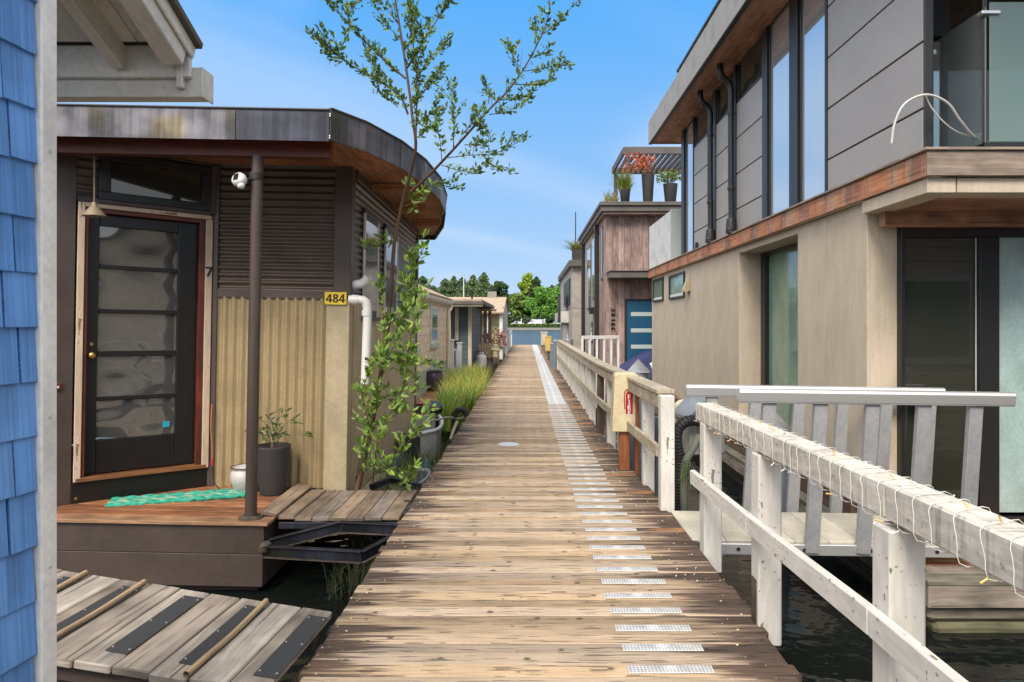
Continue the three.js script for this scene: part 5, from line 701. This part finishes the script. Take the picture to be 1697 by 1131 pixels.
{
  const h = thing('lime_cottage', 'pale lime cottage with tan gable roof and chimney', 'house');
  slab('core', M.limeB, h, -7, -1.22, -.3, 2.0, -40, -33.05); siding(h, [M.lime, M.limeB], -6, -1.26, -.2, 1.95, -33.04, -33.02, .17, true); siding(h, [M.greyHouse], -4, -1.2, -.2, 2.3, -40, -33.05, .2, false); for (const x of [-1.28, -1.98]) slab('white_post', M.cleanWhite, h, x - .08, x + .08, -.25, 1.9, -32.6, -32.45, { g: 1 });
  const g = profile([[-4.2, 0], [0, 1.15], [0, 1.22], [-4.3, .02]], 1); bar('roof', M.roofTan, h, V(-4.2, 1.96, -32.2), V(-4.2, 2.83, -36.4), 6.1, .07); bar('roof', M.roofTan, h, V(-4.2, 2.83, -36.44), V(-4.2, 1.96, -40.6), 6.1, .07); part('gable', (() => { const s = profile([[-3.6, 0], [3.6, 0], [0, .76]], .05); return s; })(), M.greyHouse, h, [-1.24, 1.98, -36.4], [0, Math.PI / 2, 0]);
  slab('chimney', M.concrete, h, -2.15, -1.68, 2.3, 3.15, -36.7, -36.2); slab('chimney_shoulder', M.concrete, h, -2.25, -1.58, 2.3, 2.72, -36.75, -36.15); cyl('flue', M.frame, h, [-1.9, 3.27, -36.4], .13, .13, .24, 12); cyl('vent_pipe', M.frame, h, [-2.75, 2.5, -33.5], .05, .05, .9, 10); for (const y of [.36, .9]) slab('porch_rail', M.greyWood, h, -2.0, -1.05, y, y + .09, -32.4, -32.3); slab('porch_post', M.greyWood, h, -1.08, -.98, -.2, 1.0, -32.42, -32.28, { g: 1 }); slab('door', M.trimWhite, h, -2.75, -2.35, -.15, 1.6, -33.0, -32.97);
  // things on the porch
  const tk = thing('propane_tank', 'white propane tank standing beside the grass clumps', 'propane tank', [-1.66, -.12, -24.2]); lathe('body', M.tank, tk, [0, 0, 0], [[0, 0], [.14, 0], [.18, .05], [.19, .12], [.19, .38], [.17, .45], [.1, .49], [0, .5]], 28); lathe('collar', M.tank, tk, [0, .47, 0], [[.095, 0], [.1, .11], [.09, .11], [.086, 0]], 20); cyl('valve', M.brass, tk, [0, .53, 0], .025, .03, .07, 10);
  const ch = thing('garden_chair', 'brown wooden slatted garden chair on the far porch', 'chair', [-1.48, -.14, -25.6]); ch.rotation.y = .5; for (const [x, z] of [[-.27, -.25], [.27, -.25], [-.27, .28], [.27, .28]]) slab('leg', M.tanWood, ch, x - .03, x + .03, 0, .56, z - .03, z + .03, { g: 1 }); for (let i = 0; i < 5; i++) { slab('seat_slat', M.tanWood, ch, -.26, .26, .34, .36, -.24 + i * .1, -.15 + i * .1, { v: i }); const q = slab('back_slat', M.tanWood, ch, -.26 + i * .11, -.17 + i * .11, .36, .86, -.3, -.28, { g: 1 }); q.rotation.x = -.25; } for (const s of [-1, 1]) slab('arm', M.tanWood, ch, s * .3 - .05, s * .3 + .05, .561, .59, -.28, .32);
  const mp = thing('red_maple', 'small red leaved maple growing before the lime cottage', 'tree', [-1.75, -.14, -30.3]), lf = []; tube('trunk', M.bark, mp, [V(0, 0, 0), V(.05, .4, 0), V(.02, .8, .05)], .04, 8, 10, .6); cyl('tub', M.planter, mp, [0, .1, 0], .2, .16, .3, 16);
  for (let i = 0; i < 22; i++) { const e = V(rr(-.75, .65), rr(.5, 1.55), rr(-.5, .5)); tube('branch', M.bark, mp, [V(.03, .6, .02), V(e.x * .5, lerp(.7, e.y, .7), e.z * .5), e], .012, 5, 8, .4); for (let k = 0; k < 40; k++) lf.push([V(e.x + rr(-.2, .2), e.y + rr(-.15, .12), e.z + rr(-.2, .2)), V(rr(-1, 1), rr(-1, .4), rr(-1, 1)).normalize(), rr(.08, .14), rr(.03, .05), tint([.34, .045, .04])]); } tag(part('foliage', leaves(lf), M.leaf, mp), null, null, null, 'stuff');
  const fp = thing('flag_pole', 'thin white flag pole rising behind the left cottages', 'pole', [-8.2, 0, -87]); cyl('pole', M.cleanWhite, fp, [0, 3, 0], .06, .1, 9, 10); lathe('ball', M.brass, fp, [0, 7.55, 0], [[0, .1], [.09, .05], [.1, 0], [.07, -.08], [0, -.1]], 12);
}
console.log('left side done');
// ---------------------------------------------------------------- far shore
{
  const conifer = (label, x, d, h, w, col) => { const t = thing('conifer_tree', label, 'tree', [x, .3, -d], 0, 'trees on the far shore'), l = []; cyl('trunk', M.bark, t, [0, h * .45, 0], .12, .5, h * .9, 7); for (let i = 0; i < 6500; i++) { const y = Math.pow(rnd(), 1.25), tier = .78 + .22 * Math.sin(y * 46 + x), a = rnd() * 6.28, r = w * 1.5 * Math.pow(1 - y, .62) * 1.45 * Math.pow(rnd(), .45) * tier + .15, lump = .82 + .18 * Math.sin(a * 5 + y * 13); l.push([Math.cos(a) * r * lump, h * (.06 + .94 * y) - r * .22, Math.sin(a) * r * lump, rr(.28, .62) * (1.1 - y * .5), tint(col, .42)]); } tag(part('crown', chips(l), M.farLeaf, t), null, null, null, 'stuff'); };
  const broad = (label, x, d, h, w, col, narrow) => { const t = thing('broadleaf_tree', label, 'tree', [x, .3, -d], 0, 'trees on the far shore'), l = []; tube('trunk', M.bark, t, [V(0, -.3, 0), V(.2, h * .25, 0), V(.1, h * .6, 0)], .4, 8, 12, .35); const cl = []; for (let i = 0; i < (narrow ? 70 : 60); i++) { const y = rnd(), a = rnd() * 6.28, prof = narrow ? Math.sin(Math.PI * Math.pow(y * .93 + .05, .8)) : Math.sqrt(Math.max(.05, 1 - Math.pow(y * 1.7 - .8, 2) * .8)), r = w * prof * Math.sqrt(rnd()); cl.push([Math.cos(a) * r, h * (.2 + .76 * y), Math.sin(a) * r, w * rr(.22, .42) * (narrow ? 1.05 : 1)]); } for (const c of cl) { if (cl.indexOf(c) % 4 === 0) tube('limb', M.bark, t, [V(.1, h * .3, 0), V(c[0] * .5, c[1] * .8, c[2] * .5), V(c[0], c[1], c[2])], .12, 5, 6, .4); for (let i = 0; i < 150; i++) { const v = V(rr(-1, 1), rr(-1, 1), rr(-1, 1)).normalize().multiplyScalar(c[3] * Math.pow(rnd(), .4)); l.push([c[0] + v.x, c[1] + v.y * .8, c[2] + v.z, rr(.2, .42), tint(col, .35)]); } } tag(part('crown', chips(l), M.farLeaf, t), null, null, null, 'stuff'); };
  const at = (px, d) => (px - CX) / F * d, top = (py, d) => EYE + (CY - py) / F * d - .3;
  const dk = [.065, .11, .045], md = [.10, .155, .055], lt = [.17, .25, .05];
  [[700, 458, 235, 6], [738, 462, 240, 4.6], [752, 458, 245, 3.8], [766, 460, 238, 3.4], [784, 456, 242, 4.2], [802, 452, 236, 4.2], [718, 474, 230, 5], [772, 470, 226, 4.4], [795, 474, 228, 4]].forEach(([px, py, d, w], i) => conifer(['dark broad conifer at the left, nearest the brown roof', 'conifer left of the flag pole with pointed top', 'slim conifer just left of the flag pole', 'slim conifer right behind the flag pole', 'conifer between flag pole and chimney, slightly lower', 'tallest conifer left of the chimney', 'low broad conifer above the cream cottage roof', 'low conifer just right of the flag pole foot', 'low conifer left of the chimney'][i], at(px, d), d, top(py, d), w, i % 3 ? md : dk));
  broad('green tree just right of the chimney', at(826, 228), 228, top(466, 228), 3.4, [.05, .10, .03]); broad('tall bright yellow green poplar above the parked van', at(875, 240), 240, top(453, 240), 4.2, [.24, .34, .03], true); conifer('dark green cypress beside the bright poplar', at(889, 236), 236, top(459, 236), 3.6, [.04, .075, .025]); broad('wide bright green tree over the parked cars', at(908, 225), 225, top(478, 225), 6.0, [.12, .28, .035]); broad('light green low tree left of the parked van', at(860, 230), 230, top(488, 230), 4, lt); conifer('dark conifer behind the beige house at right', at(932, 245), 245, top(462, 245), 4.4, dk); broad('bushy green tree at the beige house edge', at(938, 228), 228, top(486, 228), 4.6, [.12, .25, .035]); conifer('small pointed conifer behind the wide green tree', at(915, 250), 250, top(473, 250), 3, dk);
  const fw = []; for (let i = 0; i < 30000; i++) { const e = rnd(), x = e < .4 ? rr(-190, -46) : e < .7 ? rr(-46, -8) : rr(16, 150), hh = (e < .4 || e > .7 ? 9 : 7) + 6 * vn(x * .11 + 300, 3, 0, 0, 7); fw.push([x, .2 + hh * Math.pow(rnd(), .6), -rr(228, 250), rr(.4, .9), tint(rnd() < .5 ? md : lt, .4)]); } tag(part('far_wood', chips(fw), M.farLeaf, scene), 'far green wood on the shore behind the houses', 'wood', null, 'stuff');
  const hl = []; for (let i = 0; i < 15000; i++) hl.push([rr(-70, 40), .25 + Math.pow(rnd(), .7) * .95 - .2 * rnd(), -rr(191.5, 194.5), rr(.12, .3), tint(rnd() < .3 ? [.14, .22, .03] : [.05, .10, .022], .4)]); tag(part('shore_hedge', chips(hl), M.farLeaf, scene), 'low clipped green hedge along the far lake shore', 'hedge', null, 'stuff');
  const sw = part('sea_wall', prism([[-340, 189.4], [340, 189.4], [340, 190], [-340, 190]], .95), M.concrete, scene, [0, -.9, 0]); sw.userData.kind = 'structure';
  const under = []; for (let i = 0; i < 9000; i++) under.push([rr(-70, 40), .3 + Math.pow(rnd(), 1.5) * 3.2, -rr(217, 226), rr(.3, .6), tint([.035, .06, .022], .4)]); tag(part('shore_shrubs', chips(under), M.farLeaf, scene), 'dense dark shrubs under the far shore trees', 'shrubs', null, 'stuff');
  const car = (name, label, cat, px, d, prof, wdt, turn, dark) => { const t = thing(name, label, cat, [at(px, d), .38, -d], turn), g = profile(prof, wdt); part('body', g, M.bodyWhite, t, [0, 0, -wdt / 2]); for (const q of dark) { const w = profile(q, .03); part('side_window', w, M.darkGlass, t, [0, 0, wdt / 2 + .001]); } const L = prof.reduce((m, p) => Math.max(m, p[0]), 0); for (const x of [-L * .6, L * .62]) for (const z of [-wdt / 2, wdt / 2]) { const w = cyl('wheel', M.blackMatte, t, [x, .32, z], .33, .33, .22, 18, [Math.PI / 2, 0, 0]); cyl('hub', M.alu, w, [0, .112 * Math.sign(z || 1), 0], .18, .18, .01, 12); } for (const s of [-1, 1]) part('headlight', cbox(.06, .16, .3), M.frosted, t, [-L - .0, .72, s * wdt * .33]); };
  car('parked_van', 'white van parked under the wide tree across the lake', 'van', 888, 204, [[-2.3, .3], [2.3, .3], [2.32, 1.95], [2.2, 2.05], [-.9, 2.05], [-1.5, 1.3], [-2.25, 1.05], [-2.35, .6]], 1.9, -.45, [[[-1.35, 1.3], [-.3, 1.3], [-.3, 1.85], [-.85, 1.85]]]);
  car('parked_car', 'white hatchback car parked near the beige house across the lake', 'car', 924, 204, [[-2.1, .28], [2.1, .28], [2.12, .95], [1.7, 1.1], [1.0, 1.5], [-.5, 1.5], [-1.1, 1.02], [-2.05, .85], [-2.15, .5]], 1.75, -.45, [[[-.9, 1.02], [-.4, 1.4], [.3, 1.4], [.3, 1.02]], [[.36, 1.02], [.36, 1.4], [.95, 1.4], [1.5, 1.06]]]);
  car('parked_car', 'white car half hidden behind the lime cottage across the lake', 'car', 857, 205, [[-2.1, .28], [2.1, .28], [2.12, .95], [1.7, 1.0], [1.0, 1.45], [-.6, 1.45], [-1.2, .98], [-2.05, .85], [-2.15, .5]], 1.75, 0, [[[-.9, 1.0], [-.4, 1.35], [.3, 1.35], [.3, 1.0]]]);
  [[864, 'left of the parked van'], [883, 'at the van nose'], [903, 'between van and hatchback'], [923, 'in front of the hatchback']].forEach(([px, w]) => { const p = thing('mooring_post', 'white post on the far shore ' + w, 'post', [at(px, 197), .3, -197], 0, 'white posts on the far shore'); cyl('shaft', M.cleanWhite, p, [0, 1.0, 0], .15, .15, 2.1, 10); lathe('cap', M.cleanWhite, p, [0, 2.05, 0], [[.2, 0], [.2, .1], [0, .3]], 12); });
}

// ---------------------------------------------------------------- the neighbour's house beside the camera, seen only mirrored in panes
{
  const h = thing('neighbour_house', 'tan sided neighbour house outside the picture, mirrored in the door', 'house');
  slab('core', M.creamSidingB, h, 4.1, 9, -.3, 3.2, -1.2, 8);
  for (let i = 0; i < 16; i++) { const b = slab('siding_board', i % 2 ? M.creamSiding : M.creamSidingB, h, 4.06, 4.085, -.2 + i * .2, -.006 + i * .2, -1.2, 8, { v: i % 4 }); b.rotation.z = .05; }
  for (const [z0, z1, y0, y1] of [[1.2, 2.6, 1.2, 2.5], [4.4, 5.2, .2, 2.3]]) { const w = new THREE.Group(); w.name = 'window'; h.add(w); slab('frame', M.cleanWhite, w, 4.02, 4.05, y0, y1, z0, z1); slab('pane', M.houseGlass, w, 4.012, 4.019, y0 + .1, y1 - .1, z0 + .1, z1 - .1); }
  for (let i = 0; i < 16; i++) { const b = slab('siding_board', i % 2 ? M.creamSiding : M.creamSidingB, h, 4.1, 9, -.2 + i * .2, -.006 + i * .2, -1.245, -1.22, { v: i % 4 }); b.rotation.x = .05; }
  for (const [x0, x1, y0, y1] of [[5.3, 6.5, .9, 2.2], [7.3, 8.1, .9, 2.2]]) { const w = new THREE.Group(); w.name = 'window'; h.add(w); slab('frame', M.cleanWhite, w, x0, x1, y0, y1, -1.3, -1.26); slab('pane', M.houseGlass, w, x0 + .1, x1 - .1, y0 + .1, y1 - .1, -1.31, -1.301); }
  for (const y of [.55, .78]) slab('porch_rail', M.cleanWhite, h, 4.1, 9, y, y + .05, -2.05, -2.0); for (let i = 0; i < 6; i++) slab('porch_post', M.cleanWhite, h, 4.15 + i * .95, 4.21 + i * .95, -.3, .9, -2.06, -2.0, { g: 1 }); slab('porch_floor', M.greyWood, h, 4.1, 9, -.3, -.2, -2.1, -1.25);
  slab('roof', M.roofGrit, h, 3.6, 9.4, 3.21, 3.36, -1.7, 8.4);
}
scene.traverse(o => { if (o.isMesh) { o.castShadow = true; o.receiveShadow = true; } });
renderer.render(scene, camera);
